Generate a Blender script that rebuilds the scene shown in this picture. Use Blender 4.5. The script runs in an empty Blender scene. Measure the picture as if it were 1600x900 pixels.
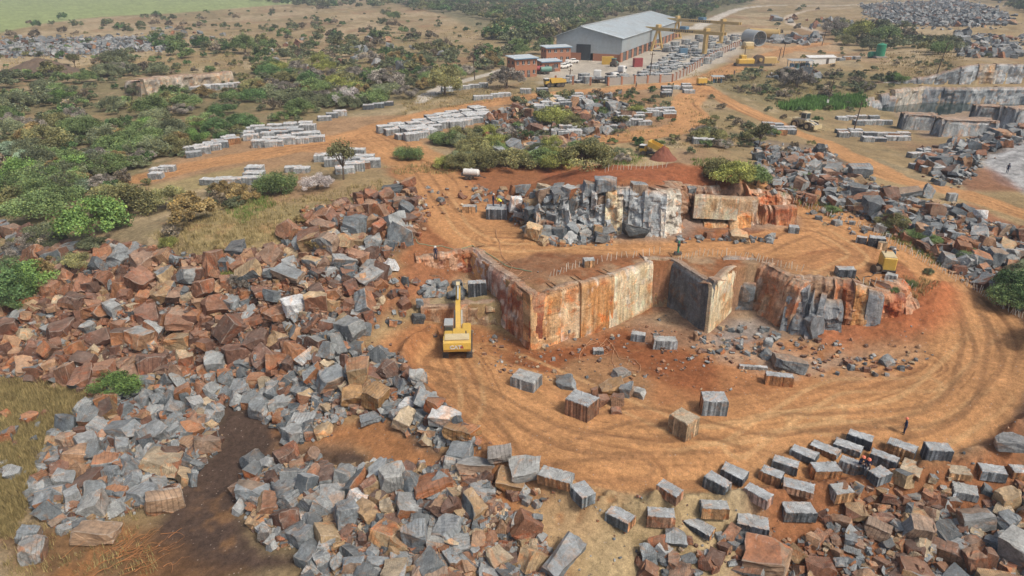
import bpy, bmesh, math, random
import numpy as np
from mathutils import Vector, Matrix
R = math.radians
random.seed(7); rng = np.random.default_rng(11)
S = bpy.context.scene; COL = S.collection
# ---------------------------------------------------------------- camera
CH = 38.0; PIT = R(25); F = 1600*24/36.0
cam = bpy.data.objects.new("camera", bpy.data.cameras.new("camera")); COL.objects.link(cam)
cam.data.lens = 24; cam.data.sensor_width = 36; cam.data.clip_start = 0.5; cam.data.clip_end = 12000
cam.location = (0, 0, CH); cam.rotation_euler = (R(90)-PIT, 0, 0); S.camera = cam
# ---------------------------------------------------------------- sky and sun (overcast)
W = bpy.data.worlds.new("World"); S.world = W; W.use_nodes = True
wn = W.node_tree.nodes; bg = wn["Background"]
sky = wn.new("ShaderNodeTexSky"); sky.sky_type = 'NISHITA'; sky.sun_disc = False
SUN_EL, SUN_AZ = R(52), R(55)
sky.sun_elevation = SUN_EL; sky.sun_rotation = R(90)+SUN_AZ-R(90)+R(60)
sky.air_density = 1.0; sky.dust_density = 6.0; sky.ozone_density = 0.6
W.node_tree.links.new(sky.outputs[0], bg.inputs[0]); bg.inputs[1].default_value = 0.068
sl = bpy.data.lights.new("sun", 'SUN'); sl.energy = 1.5; sl.angle = R(10); sl.color = (1, .94, .83)
so = bpy.data.objects.new("sun", sl); COL.objects.link(so)
saz = R(128)   # azimuth clockwise from +Y: sun stands to the right and a little behind the camera
sky.sun_rotation = saz
sd = Vector((math.sin(saz)*math.cos(SUN_EL), math.cos(saz)*math.cos(SUN_EL), math.sin(SUN_EL)))
so.rotation_euler = sd.to_track_quat('Z', 'Y').to_euler(); so.location = (0, 0, 200)
S.view_settings.view_transform = 'Standard'; S.view_settings.look = 'None'
S.view_settings.exposure = 0.92; S.view_settings.gamma = 1
S.render.engine = 'CYCLES'; S.cycles.use_denoising = True; S.cycles.max_bounces = 4
S.cycles.diffuse_bounces = 2; S.cycles.glossy_bounces = 2; S.cycles.volume_bounces = 0
# ---------------------------------------------------------------- noise
def _h(ix, iy, iz, seed):
    h = (ix.astype(np.int64)*374761393 + iy.astype(np.int64)*668265263 + iz.astype(np.int64)*2147483647 + seed*1274126177) & 0xFFFFFFFF
    h = ((h ^ (h >> 13))*1274126177) & 0xFFFFFFFF
    h = ((h ^ (h >> 16))*2246822519) & 0xFFFFFFFF
    return ((h ^ (h >> 15)) & 0xFFFFFF)/float(0xFFFFFF)
def vn2(x, y, seed=0):
    ix = np.floor(x); iy = np.floor(y); fx = x-ix; fy = y-iy
    fx = fx*fx*(3-2*fx); fy = fy*fy*(3-2*fy); z = np.zeros_like(ix)
    a = _h(ix, iy, z, seed); b = _h(ix+1, iy, z, seed); c = _h(ix, iy+1, z, seed); d = _h(ix+1, iy+1, z, seed)
    return (a*(1-fx)+b*fx)*(1-fy)+(c*(1-fx)+d*fx)*fy
def fbm(x, y, o=4, seed=0):
    s = 0; a = .5; t = 0
    for i in range(o):
        s = s+a*vn2(x*2**i+i*17.3, y*2**i-i*9.1, seed+i); t += a; a *= .5
    return s/t-.5
def sstep(a, b, x):
    t = np.clip((x-a)/(b-a), 0, 1); return t*t*(3-2*t)
# ---------------------------------------------------------------- picture point -> place at height z
def P(u, v, z=0.):
    x = (u-800)/F; y = (450-v)/F
    d = (x, math.cos(PIT)+y*math.sin(PIT), -math.sin(PIT)+y*math.cos(PIT)); t = (z-CH)/d[2]
    return (d[0]*t, d[1]*t)
def Q(x, y, z):
    dz = z-CH; dep = y*math.cos(PIT)-dz*math.sin(PIT); up = y*math.sin(PIT)+dz*math.cos(PIT)
    return 800+F*x/dep, 450-F*up/dep, dep
class Surf:      # smooth surface through control points
    def __init__(s, pts, c=6.):
        s.p = np.array([(*P(u, v, z), z) for u, v, z in pts] if len(pts[0]) == 3 else pts, float); s.c = c
        n = len(s.p); D = np.sqrt(((s.p[:, None, :2]-s.p[None, :, :2])**2).sum(-1)+c*c)
        A = np.zeros((n+1, n+1)); A[:n, :n] = D-np.eye(n)*.6; A[:n, n] = 1; A[n, :n] = 1
        s.w = np.linalg.solve(A, np.append(s.p[:, 2], 0))
    def __call__(s, x, y):
        r = np.full(x.shape, s.w[-1])
        for (a, b, _), w in zip(s.p, s.w): r += w*np.sqrt((x-a)**2+(y-b)**2+s.c**2)
        return r
shared = [(500,480,3),(600,470,3.2),(400,500,1.5),(300,480,2),(200,480,1.5),(100,480,1.5),(0,520,-.5),(60,575,-2.2),
 (170,385,6),(300,400,6.8),(450,370,7.4),(600,345,8),(30,430,3),(-100,400,3),(400,560,-1.2),(250,565,-1.8),(150,590,-2.6),(560,420,5.5),(640,425,4.8),
 (1480,445,4.3),(1520,470,4.0),(1420,430,5.6),(1500,420,4.9),(1600,450,3.6),(1700,480,3),(1460,480,3.4),(1500,505,2.8),(-300,500,0)]
UP = Surf(shared+[(700,300,7),(620,250,7),(740,350,6.8),(800,385,6.5),(900,400,6.5),(1050,395,6.5),(1200,400,6.5),(1300,410,6.4),
 (1230,330,6.5),(1150,375,6.5),(1370,365,6.1),(840,440,6.5),(950,410,6.6),(1100,420,6.5),(1200,440,6.4),(1350,450,6.2),(1260,440,6.3),
 (400,330,7.5),(250,340,6.5),(560,300,8.2),(500,250,7.4),(650,370,6.8),(100,330,5),(0,350,4),(50,270,4.5),(0,200,5),(150,200,6),(300,150,6),(440,210,7),(650,190,7),
 (0,100,7),(500,80,7),(200,70,8.5),(0,60,7),(0,20,6),(400,30,7),(800,40,8),(900,180,7),(1100,150,6.5),(960,110,7),(850,100,7),(1060,70,7),(1150,70,7),
 (1250,165,3.2),(1340,172,1.5),(1355,200,2.8),(1300,205,3.6),(1400,182,1.2),(1250,200,4.2),(1420,208,2.6),(1350,228,4.2),(1440,238,4.6),(1200,190,5.5),
 (1400,260,6),(1600,330,5.5),(1440,177,.7),(1480,177,.8),(1425,190,1.3),(1475,192,1.8),(1530,182,2.2),(1480,138,4.3),(1600,150,4.3),(1400,140,4.6),(1300,120,6),(1360,125,5.4),(1200,110,6.5),(1350,60,9),(1450,25,14),(1530,15,17),(1600,20,12),(1200,25,10),(1300,15,12),(1380,20,11),
 (1250,270,7.8),(1400,310,7),(1500,340,6.2),(1550,400,5),(1550,240,7),(1600,230,8),(1700,300,6),(1100,20,7),(700,5,7),(0,-8,7),(1600,-5,10),(1000,0,8)])
LO = Surf(shared+[(830,560,0),(720,560,0),(900,650,0),(1100,600,0),(1000,525,.2),(1300,625,.1),(1060,510,.4),(1200,550,.5),(1400,590,.9),(1470,540,2.0),
 (1540,570,1.6),(1500,640,.6),(1590,600,2.4),(1600,520,3.4),(1550,490,3.6),(1700,600,2.6),(720,700,0),(900,750,-.3),(1050,720,-.2),(1250,690,-.2),(1400,690,-.2),(1550,690,-.3),
 (1000,850,-2.6),(850,850,-3),(1200,800,-2),(1350,765,-1.5),(1450,800,-2.5),(1600,760,-1.6),(1600,890,-3),(1300,890,-3.6),(1000,900,-3.4),(700,800,-2.2),
 (600,800,-2.6),(700,890,-3.2),(500,830,-3.6),(400,780,-4.3),(380,690,-4.5),(300,850,-4.8),(100,890,-4.4),(200,690,-4),(100,700,-3.4),(0,800,-3.8),(0,650,-2.8),
 (330,650,-4.2),(440,640,-3),(540,640,-2.2),(640,700,-1.2),(600,570,.2),(560,550,.8),(500,570,-.6),(660,610,.1),(640,520,.6),(600,500,2),(800,500,0),(900,480,0),(1200,500,.5),(1350,540,.8),
 (600,730,-2.2),(800,760,-1.4),(1700,850,-3),(-200,750,-3.5),(-300,900,-4)])
# cut faces: foot lines in world metres
PW = [(-11.5,77.5),(-5.2,79.2),(2.1,65.6),(7.8,68.6),(11.2,70.6),(16.2,74.6),(19.6,75.0),(22.0,68.6),(26.0,73.0),(29.0,72.6),(31.0,68.0),(36.0,67.0),(43.,66.2),(47.,68.2),(49.5,71.5)]
TOPL = PW[:9]+[(29.6,74.4),(32.2,71.4),(36.6,70.0),(43.,69.2),(46.4,70.6),(49.5,73)]
LPOLY = [(-14,75.5)]+TOPL+[(58,74),(90,76),(400,70),(400,-200),(-400,-200),(-400,60),(-60,68),(-20,72)]
NONCLIFF = [((49.5,73),(58,74)),((58,74),(90,76)),((90,76),(400,70)),((-400,60),(-60,68)),((-60,68),(-20,72)),((-20,72),(-14,75.5))]
LEDGE = [(-11.0,70.7),(-9.8,70.5),(-1.2,70.9),(-4.6,79.8),(-11.8,78.6)]
MF = [(3.4,83.2),(7,83.2),(10.5,83.4),(14,83.0),(18,82.8),(21.5,84.2),(23.5,87.6),(28,88.0),(32,87.2),(37,88.2),(38,91)]  # foot of the upper face
MOUND = [(3.4,84.6),(7,84.6),(10.5,84.8),(14,84.3),(18,84.0),(21.0,85.2),(22.6,88.6),(28,89.4),(32,89.0),(37,89.6),(38,91)]+[(38,97),(30,104),(12,106),(0,100),(-1,90)]
MPT = np.array([(2,85,8.5),(5,86,10.6),(8,86,12.2),(13,86,12.8),(20,87,12.6),(24,89.5,11.2),(30,90,10.8),(37,90,10.2),(38,95,9.6),(30,97,11.8),(24,96,13.0),(13,94,13.2),(5,93,11.5),(0,94,9),(0,100,6.5),(12,106,6.8),(30,104,7),(38,98,7.6),(20,101,10.0),(-1,89,7.2)], float)
class SurfW(Surf):
    def __init__(s, pts, c):
        s.p = np.array(pts, float); s.c = c; n = len(s.p)
        D = np.sqrt(((s.p[:, None, :2]-s.p[None, :, :2])**2).sum(-1)+c*c)
        A = np.zeros((n+1, n+1)); A[:n, :n] = D; A[:n, n] = 1; A[n, :n] = 1
        s.w = np.linalg.solve(A, np.append(s.p[:, 2], 0))
MS = SurfW(MPT, 2.)
POOL = [(104,207.5),(116,214.5),(129.5,221.4),(136,220.6),(158,217.5),(185,210),(185,196),(160,193),(135,199),(118,196),(106,200)]
T2 = [(112,224),(124,226.5),(136,227),(158,224.5),(185,217),(215,205)]
TIER = T2+[(230,290),(150,300),(112,262)]
TS = SurfW([(112,225,4.8),(124,228,5.8),(136,229,7.6),(146,229,10.6),(160,227,11.0),(185,219,11.0),(215,207,10.5),(230,290,9),(150,300,8),(112,262,6.5),(150,250,10.5)], 4.)
def seg_d(x, y, a, b):
    ax, ay = a; bx, by = b; dx, dy = bx-ax, by-ay; L = dx*dx+dy*dy+1e-9
    t = np.clip(((x-ax)*dx+(y-ay)*dy)/L, 0, 1); return np.hypot(x-ax-t*dx, y-ay-t*dy)
def inside(x, y, poly):
    r = np.zeros(x.shape, bool); n = len(poly)
    for i in range(n):
        (ax, ay), (bx, by) = poly[i], poly[(i+1) % n]
        if ay == by: continue
        r ^= ((ay > y) != (by > y)) & (x < (bx-ax)*(y-ay)/(by-ay)+ax)
    return r
def sdist(x, y, poly):
    d = np.full(x.shape, 1e9)
    for i in range(len(poly)): d = np.minimum(d, seg_d(x, y, poly[i], poly[(i+1) % len(poly)]))
    return np.where(inside(x, y, poly), d, -d)
# rock heap outlines in the picture (used for relief, soil with painted crevice shade, and rocks)
HEAPS = {
 'rust': [(165,385),(300,405),(430,395),(480,335),(560,310),(640,290),(665,335),(640,375),(600,400),(590,470),(560,520),(480,560),(380,590),(250,585),(160,610),(60,590),(-60,575),(-160,590),(-160,470),(-40,470),(60,465),(100,420)],
 'grey': [(80,690),(130,640),(220,600),(330,590),(430,555),(500,520),(560,545),(620,560),(660,610),(720,670),(745,695),(670,690),(610,650),(540,640),(510,675),(460,690),(420,650),(335,620),(335,700),(280,760),(200,800),(110,830),(50,790),(60,740)],
 'bottom': [(370,770),(400,725),(480,715),(530,750),(590,730),(640,745),(660,790),(700,800),(720,850),(740,905),(760,990),(480,990),(480,850),(420,850)],
 'buried': [(640,745),(700,725),(760,740),(770,790),(850,860),(920,990),(750,990),(710,840),(690,790)],
 'brown': [(1400,850),(1440,790),(1500,810),(1620,760),(1760,760),(1760,1000),(1370,1000)],
 'browns': [(1285,810),(1330,785),(1400,775),(1450,765),(1620,755),(1760,740),(1760,775),(1500,800),(1440,790),(1400,850),(1370,1000),(1120,1000),(1180,870)],
 'right': [(1180,228),(1290,240),(1350,285),(1400,310),(1500,330),(1610,375),(1760,420),(1760,560),(1610,480),(1520,440),(1400,365),(1320,325),(1235,308),(1195,280)],
 'rightup': [(1440,235),(1500,225),(1560,205),(1640,205),(1720,190),(1740,210),(1600,222),(1540,240),(1500,290),(1440,270)],
 'talus': [(805,345),(840,300),(900,300),(960,355),(950,375),(850,380)],
 'jumble': [(760,180),(830,160),(960,150),(990,190),(960,205),(900,215),(880,255),(800,255),(760,230)],
 'oldband': [(0,68),(60,60),(250,58),(290,70),(230,80),(90,88),(0,88)],
 'farheap': [(1345,8),(1400,3),(1500,0),(1560,15),(1590,38),(1500,42),(1400,38),(1350,22)],
 'slabs': [(1000,110),(1060,60),(1160,52),(1150,70),(1060,118),(990,124)],
}
# ---------------------------------------------------------------- the ground grid (rows and columns seen evenly from above the pit)
NC, NR = 1150, 1050
th = np.linspace(R(-52), R(52), NC)
dep = np.linspace(R(58), R(1.3), NR-60); rr = CH/np.tan(dep)
rr = np.append(rr, np.geomspace(rr[-1]*1.03, 9000, 60))
TH, RR = np.meshgrid(th, rr); GX = RR*np.sin(TH); GY = RR*np.cos(TH)
def raw_height(x, y):
    up = UP(x, y); lo = LO(x, y)
    m = inside(x, y, LPOLY).astype(float)
    d = np.full(x.shape, 1e9)
    for a, b in NONCLIFF: d = np.minimum(d, seg_d(x, y, a, b))
    w = m+np.where(m > .5, -1, 1)*.5*(1-sstep(0, 5, d))
    h = up*(1-w)+lo*w
    h = np.where(inside(x, y, LEDGE), np.maximum(h, 2.7), h)
    h = np.where(inside(x, y, MOUND), np.maximum(h, MS(x, y)), h)
    h = np.where(inside(x, y, TIER), TS(x, y), h)
    h = np.where(inside(x, y, POOL), np.minimum(h, -.6+sstep(0, 8, 204-y+.25*(x-110))*1.2), h)
    far = sstep(700, 1500, np.hypot(x, y)); h = h*(1-far)+7*far
    return h
GH = raw_height(GX, GY)
def gz(x, y):
    x = np.asarray(x, float); y = np.asarray(y, float); t = np.arctan2(x, y); r = np.hypot(x, y)
    ci = np.clip((t-th[0])/(th[1]-th[0]), 0, NC-1.001); ri = np.clip(np.interp(r, rr, np.arange(NR)), 0, NR-1.001)
    c0 = ci.astype(int); r0 = ri.astype(int); a = ci-c0; b = ri-r0
    return (GH[r0, c0]*(1-a)+GH[r0, c0+1]*a)*(1-b)+(GH[r0+1, c0]*(1-a)+GH[r0+1, c0+1]*a)*b
def hit(u, v):
    x = (u-800)/F; y = (450-v)/F
    d = (x, math.cos(PIT)+y*math.sin(PIT), -math.sin(PIT)+y*math.cos(PIT)); hd = math.hypot(d[0], d[1])
    t = math.atan2(d[0], d[1]); ci = min(max((t-th[0])/(th[1]-th[0]), 0), NC-1.001); c = int(ci); a = ci-c
    col = GH[:, c]*(1-a)+GH[:, c+1]*a; zr = CH+rr*d[2]/hd
    k = np.argmax(col > zr)
    if col[k] <= zr[k]: k = NR-1
    if k > 0:
        e0 = zr[k-1]-col[k-1]; e1 = col[k]-zr[k]; f = e0/(e0+e1+1e-9); r = rr[k-1]+f*(rr[k]-rr[k-1])
    else: r = rr[0]
    return Vector((r*math.sin(t), r*math.cos(t), CH+r*d[2]/hd))
def onroad(g):
    return RM_[int(np.clip(np.searchsorted(rr, math.hypot(g.x, g.y)), 0, NR-1)), int(np.clip((math.atan2(g.x, g.y)-th[0])/(th[1]-th[0]), 0, NC-1))] > .3
def W2(poly): return [tuple(hit(u, v)[:2]) for u, v in poly]
def dens(poly, n=6):   # denser outline so that edges follow the relief
    o = []
    for i in range(len(poly)):
        a, b = poly[i], poly[(i+1) % len(poly)]
        o += [(a[0]+(b[0]-a[0])*k/n, a[1]+(b[1]-a[1])*k/n) for k in range(n)]
    return o
# ---------------------------------------------------------------- ground colours and small relief
N1 = fbm(GX*.09, GY*.09, 5, 1); N2 = fbm(GX*.6, GY*.6, 4, 9); N3 = fbm(GX*.02, GY*.02, 4, 21); N4 = fbm(GX*2.3, GY*2.3, 3, 33)
C = np.zeros(GX.shape+(3,))
def lay(mask, c, var=.25):
    k = (1+var*(N2*1.4+N4*1.1))[..., None]; C[:] = C*(1-mask[..., None])+np.array(c)*k*mask[..., None]
C[:] = np.array((.32, .235, .125))*(1+.5*N1+.35*N2)[..., None]
N5 = fbm(GX*.22, GY*.11, 5, 71); N6 = fbm(GX*.035, GY*.018, 5, 72)
g = sstep(-.05, .12, N3+N1*.5); lay(g*.5, (.21, .175, .09))
lay(sstep(.02, .14, N6+N5*.5)*.7, (.42, .33, .21)); lay(sstep(.06, .2, N5-N6*.3)*.6, (.17, .14, .08)); lay(sstep(.10, .22, fbm(GX*.06+9, GY*.03, 5, 73))*.5, (.30, .17, .10))
lay(sstep(.05, .2, fbm(GX*.05+40, GY*.05, 5, 5))*.6, (.36, .27, .17))
WX = GX+N1*5+N2*1.2; WY = GY+fbm(GX*.12+9, GY*.12, 4, 3)*5+N2*1.2
def zone(poly, c, soft=1.5, amt=1, var=.3, n=3, patch=None):
    pw = W2(dens(poly, n)); a = np.array(pw); m = (GX > a[:, 0].min()-15) & (GX < a[:, 0].max()+15) & (GY > a[:, 1].min()-15) & (GY < a[:, 1].max()+15)
    s = np.zeros(GX.shape); s[m] = sstep(-soft, soft, sdist(WX[m], WY[m], pw))
    if patch is not None: s = s*sstep(-.1+patch, .15+patch, N2*.8+N1*.6)
    if c is not None: lay(s*amt, c, var)
    return s
zone([(-60,72),(0,50),(70,36),(160,26),(280,20),(420,9),(520,0),(560,-14),(-60,-14)], (.27,.32,.13), 4, var=.3)
zone([(-200,135),(0,112),(150,112),(300,140),(420,100),(560,90),(700,100),(790,115),(700,150),(600,172),(480,182),(330,225),(230,280),(200,330),(100,400),(60,460),(-200,520)], (.17,.145,.075), 3, .9, patch=-.1)
zone([(600,0),(1100,0),(1180,5),(1080,35),(1000,22),(870,60),(790,70),(700,25)], (.16,.15,.085), 6, .8)
zone([(1100,110),(1300,108),(1440,125),(1350,155),(1200,165),(1120,140)], (.19,.16,.08), 2, .8)
zone([(215,300),(250,260),(330,228),(520,185),(650,178),(780,150),(1000,138),(1080,190),(900,235),(800,240),(660,225),(630,262),(540,240),(400,275),(300,290)], (.33,.20,.11), 2, .85)
zone([(230,290),(390,258),(400,275),(260,310)], (.33,.27,.13), 2, .8)
zone([(600,262),(740,262),(850,255),(1180,262),(1230,300),(1340,345),(1450,420),(1470,450),(1440,520),(1300,470),(1200,425),(1110,445),(1050,410),(850,465),(735,395),(700,410),(640,440),(610,400),(660,330)], (.28,.12,.054), 1.5)
zone([(800,392),(950,384),(1060,388),(1180,395),(1300,425),(1360,460),(1200,440),(1060,410),(950,425),(850,455),(790,420)], (.33,.24,.15), 1.5, .8, patch=-.05)
zone([(745,380),(880,388),(1000,395),(900,420),(830,440),(770,410)], (.22,.095,.045), 1.5, .7)
zone([(640,400),(735,392),(735,440),(665,470),(590,510),(560,530),(620,430)], (.27,.12,.058), 1.5)
zone([(540,560),(660,505),(760,512),(830,550),(1000,500),(1200,530),(1450,560),(1490,470),(1600,480),(1620,620),(1560,690),(1400,710),(1200,720),(900,790),(720,715),(660,620)], (.365,.17,.074), 1.5)
zone([(800,535),(905,512),(1000,510),(1060,535),(1120,570),(1100,620),(1040,610),(1000,585),(900,575),(830,600),(780,570)], (.24,.088,.036), 1.2, .95, patch=-.25)
zone([(900,560),(960,550),(1010,580),(1000,640),(920,650),(850,610)], (.30,.19,.10), 1, .6)
zone([(640,520),(700,512),(830,520),(840,560),(800,600),(740,560),(640,560)], (.27,.12,.05), 1.5, .6, patch=-.1)
zone([(1090,530),(1150,498),(1220,545),(1350,556),(1470,545),(1500,560),(1400,590),(1260,600),(1120,560)], (.37,.26,.18), 1.2, .8, patch=-.15)
zone([(1100,500),(1190,500),(1210,530),(1130,545)], (.25,.23,.22), .8, .8)
zone([(960,480),(1060,490),(1100,540),(1000,530)], (.25,.17,.12), .8, .6)
zone([(1515,430),(1560,455),(1660,450),(1660,740),(1550,720),(1580,600),(1560,500)], (.20,.125,.08), 1.2, 1)
zone([(1570,500),(1640,480),(1640,640),(1590,620)], (.13,.09,.06), 1, .8, patch=0)
zone([(330,610),(440,640),(520,690),(590,725),(560,740),(380,760),(380,850),(500,905),(180,905),(240,790),(330,700)], (.085,.056,.042), 1.2, 1)
zone([(430,660),(560,690),(540,720),(400,735)], (.30,.17,.09), 1, .8)
zone([(300,760),(400,770),(380,860),(280,900)], (.22,.12,.055), 1, .7, patch=0)
zone([(-60,585),(0,590),(140,605),(110,650),(85,700),(50,760),(20,840),(-60,860)], (.21,.185,.075), 1.2, 1)
zone([(-60,600),(60,610),(70,660),(0,720),(-60,700)], (.17,.14,.09), 1, .7, patch=0)
zone([(0,850),(220,820),(380,905),(0,905)], (.16,.085,.04), 1.2, .85)
zone([(120,830),(250,820),(240,905),(90,905)], (.26,.12,.045), 1, .7, patch=0)
zone([(410,690),(560,660),(620,650),(720,700),(880,790),(960,800),(900,905),(800,905),(700,790),(560,710)], (.36,.17,.072), 1.2)
zone([(830,790),(1000,770),(1130,810),(1190,870),(1150,905),(860,905)], (.40,.30,.17), 1.6, .75, patch=-.15)
zone([(1180,760),(1300,730),(1480,720),(1620,690),(1620,920),(1190,920)], (.27,.12,.055), 1.5)
zone([(1530,240),(1580,218),(1640,205),(1640,330),(1590,300),(1545,282)], (.38,.385,.39), 1, .95, var=.8); zone([(1550,225),(1640,205),(1640,300),(1570,270)], (.22,.21,.20), 1, .7, patch=.05)
zone([(1180,215),(1290,230),(1400,305),(1500,330),(1620,380),(1620,480),(1520,440),(1400,370),(1320,330),(1235,310)], (.22,.17,.12), 1.2, .9)
zone([(1450,330),(1520,320),(1620,370),(1620,420),(1500,380)], (.26,.11,.06), 1.2, .8)
zone([(1480,270),(1540,262),(1600,300),(1500,300)], (.24,.11,.065), 1.2, .8)
zone([(835,98),(880,92),(1000,62),(1165,50),(1160,84),(1060,128),(850,130)], (.43,.39,.33), 3, .9, var=.12)
zone([(1180,60),(1320,65),(1300,100),(1180,105)], (.40,.28,.17), 3, .8)
zone([(1390,150),(1540,165),(1620,165),(1620,215),(1440,215),(1400,180)], (.33,.24,.17), 2, .85)
zone([(1440,138),(1600,140),(1620,160),(1500,140)], (.33,.27,.2), 1, .8)
zone([(400,320),(520,320),(560,300),(600,290),(480,370),(300,400),(230,370),(330,330)], (.31,.25,.12), 2, .8)
zone([(300,390),(250,350),(430,350),(480,360),(400,395)], (.30,.17,.085), 1.5, .6, patch=0)
zone([(20,105),(60,95),(110,100),(60,125)], (.06,.05,.05), 2, .9)
zone([(840,270),(1000,258),(1150,262),(1210,290),(1100,295),(1000,285),(870,285)], (.27,.095,.045), 1.2, .9)
HM = np.zeros(GX.shape); RM_ = np.zeros(GX.shape)
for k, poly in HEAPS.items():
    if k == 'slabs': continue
    s = zone(poly, {'rust': (.10,.052,.034), 'grey': (.10,.075,.058), 'brown': (.20,.09,.045), 'browns': (.27,.115,.052), 'buried': (.28,.125,.06), 'bottom': (.13,.08,.05)}.get(k, (.13,.10,.08)), 1.2, .9)  # heap soil; the darkest tones have crevice shade between the rocks painted in
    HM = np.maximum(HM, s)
def road(pts, w, c=(.45,.238,.105), amt=.9, ruts=.75, dark=(.25,.12,.055), pair=None, berm=0.):
    global GH
    q = [tuple(hit(u, v)[:2]) for u, v in pts]
    a = np.array(q); w = np.broadcast_to(w, len(q)).astype(float)
    # smooth the centre line
    t = np.arange(len(q)); tt = np.linspace(0, len(q)-1, len(q)*8)
    X = np.interp(tt, t, a[:, 0]); Y = np.interp(tt, t, a[:, 1]); Wd = np.interp(tt, t, w)
    for _ in range(6):
        X[1:-1] = (X[:-2]+2*X[1:-1]+X[2:])/4; Y[1:-1] = (Y[:-2]+2*Y[1:-1]+Y[2:])/4
    m = (GX > X.min()-12) & (GX < X.max()+12) & (GY > Y.min()-12) & (GY < Y.max()+12)
    gx = GX[m]; gy = GY[m]; D = np.full(gx.shape, 1e9); SG = np.zeros(gx.shape); AL = np.zeros(gx.shape); WW = np.ones(gx.shape); acc = 0
    for i in range(len(X)-1):
        dx, dy = X[i+1]-X[i], Y[i+1]-Y[i]; L = math.hypot(dx, dy)+1e-9
        tq = np.clip(((gx-X[i])*dx+(gy-Y[i])*dy)/L/L, 0, 1); px = gx-X[i]-tq*dx; py = gy-Y[i]-tq*dy; d = np.hypot(px, py); k = d < D
        D[k] = d[k]; SG[k] = np.sign(px*dy-py*dx)[k]; AL[k] = (acc+tq*L)[k]; WW[k] = Wd[i]; acc += L
    off = D*SG; ed = sstep(0, 1, (WW/2-D+N1[m]*3+N2[m]*1.2)/1.2)
    if pair: ed = sstep(.42, .12, np.abs(D-pair))*sstep(-.2, .1, fbm(AL*.12, AL*0, 3, 91)+N2[m]*.5)*.8
    wob = off+fbm(AL*.05, off*0, 3, 4)*2.5
    st = fbm(wob*1.5, AL*.035, 4, 14)+.55*fbm(wob*.45, AL*.02, 2, 15)+.45*fbm(wob*4.0+7, AL*.06, 2, 16)
    tm = ed*amt; k = (1+ruts*.55*st+.16*N4[m])[:, None]
    C[m] = C[m]*(1-tm[:, None])+np.array(c)*k*tm[:, None]
    dk = sstep(.10, .30, -st)*ed*ruts*.75; C[m] = C[m]*(1-dk[:, None])+np.array(dark)*dk[:, None]
    GH[m] += ed*st*.22*ruts+berm*np.exp(-((D-WW/2-.6)/.9)**2)*(1+2*N2[m])*(SG < 0); HM[m] *= (1-ed); RM_[m] = np.maximum(RM_[m], ed*(pair is None))
road([(1640,345),(1600,333),(1500,300),(1400,280),(1340,250),(1290,222),(1240,205),(1150,165),(1095,135)], 8)
road([(240,275),(320,255),(420,240),(560,210),(640,185),(740,165),(850,147),(1000,137),(1090,128),(1170,97),(1240,75),(1285,68)], 9)
road([(1100,140),(1065,162),(1085,185),(1060,202),(980,215),(900,220),(820,232)], 9)
road([(590,212),(640,245),(680,280),(705,320),(725,350),(790,376)], 12, amt=.8)
road([(500,230),(560,220),(600,235),(650,255)], 9, amt=.7)
road([(770,372),(900,382),(1050,385),(1180,387),(1270,375),(1310,350)], 8)
road([(1190,330),(1280,345),(1360,375),(1340,410),(1280,420)], 9, amt=.6)
road([(1215,312),(1300,342),(1390,380),(1465,420),(1510,475),(1535,530),(1525,590),(1480,635),(1380,665),(1250,685),(1100,703),(960,703),(840,670),(760,610),(715,565)], 10, berm=1.1)
road([(1440,570),(1330,610),(1200,650),(1050,665),(900,640),(800,600)], 9, amt=.6)
road([(720,560),(760,640),(860,700),(1000,735)], 7, amt=.5)
road([(1085,45),(1112,32),(1150,14),(1205,8),(1290,10),(1420,4)], 10, (.52,.48,.42), .9, .3)
road([(1285,52),(1235,38),(1228,26),(1262,16),(1330,12)], 6, (.48,.40,.31), .9, .4)
road([(795,108),(740,122),(700,134),(670,148),(655,160)], 5, (.50,.46,.40), .9, .3)
road([(1170,70),(1240,78),(1300,82)], 9, amt=.7)
tk = random.Random(5)
for pts in [[(560,560),(700,590),(900,700),(1150,690)],[(730,560),(740,640),(700,680)],[(760,545),(900,600),(1100,690),(1300,640)],[(1450,600),(1300,600),(1150,700)],[(1540,520),(1420,640),(1240,650),(1050,690)],[(1560,620),(1450,690),(1250,660)],[(1480,430),(1530,520),(1500,640),(1300,700)],[(1500,450),(1555,560),(1480,650),(1200,660),(1000,680)],[(690,300),(720,360),(800,392),(950,378)],[(640,240),(700,330),(760,380)],[(1250,340),(1350,400),(1290,430)],[(1180,395),(1260,360),(1330,395)],[(420,240),(520,225),(620,215),(660,270)],[(850,690),(1000,640),(1200,700),(1400,670)],[(700,600),(820,740),(1000,730)]]:
    road(pts, 3.2, (.24,.125,.06) if tk.random() < .65 else (.50,.31,.15), .8, .3, pair=1.1)
rough = np.clip(HM, 0, 1)
GH += rough*(fbm(GX*.35, GY*.35, 4, 51)*2.5)*sstep(0, 20, RR)*np.clip(RR/60, .6, 1.2)+N2*.18+N4*.05+N1*.25
GH[inside(GX, GY, POOL)] = np.minimum(GH[inside(GX, GY, POOL)], -.2)
dc = np.full(GX.shape, 1e9); mm = (RR < 110) & (np.abs(GX) < 70)
for p_, q_ in zip(PW[:-1], PW[1:]): dc[mm] = np.minimum(dc[mm], seg_d(GX[mm], GY[mm], p_, q_))
GH += np.where(inside(GX, GY, LPOLY), np.exp(-dc/1.9)*(.3+.3*sstep(26, 34, GX))*(1+1.2*N2), 0)
dm_ = np.full(GX.shape, 1e9)
for p_, q_ in zip(MF[:-1], MF[1:]): dm_[mm] = np.minimum(dm_[mm], seg_d(GX[mm], GY[mm], p_, q_))
GH += np.where(~inside(GX, GY, MOUND), np.exp(-dm_/1.6)*.9*(1+1.2*N2), 0)
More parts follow.
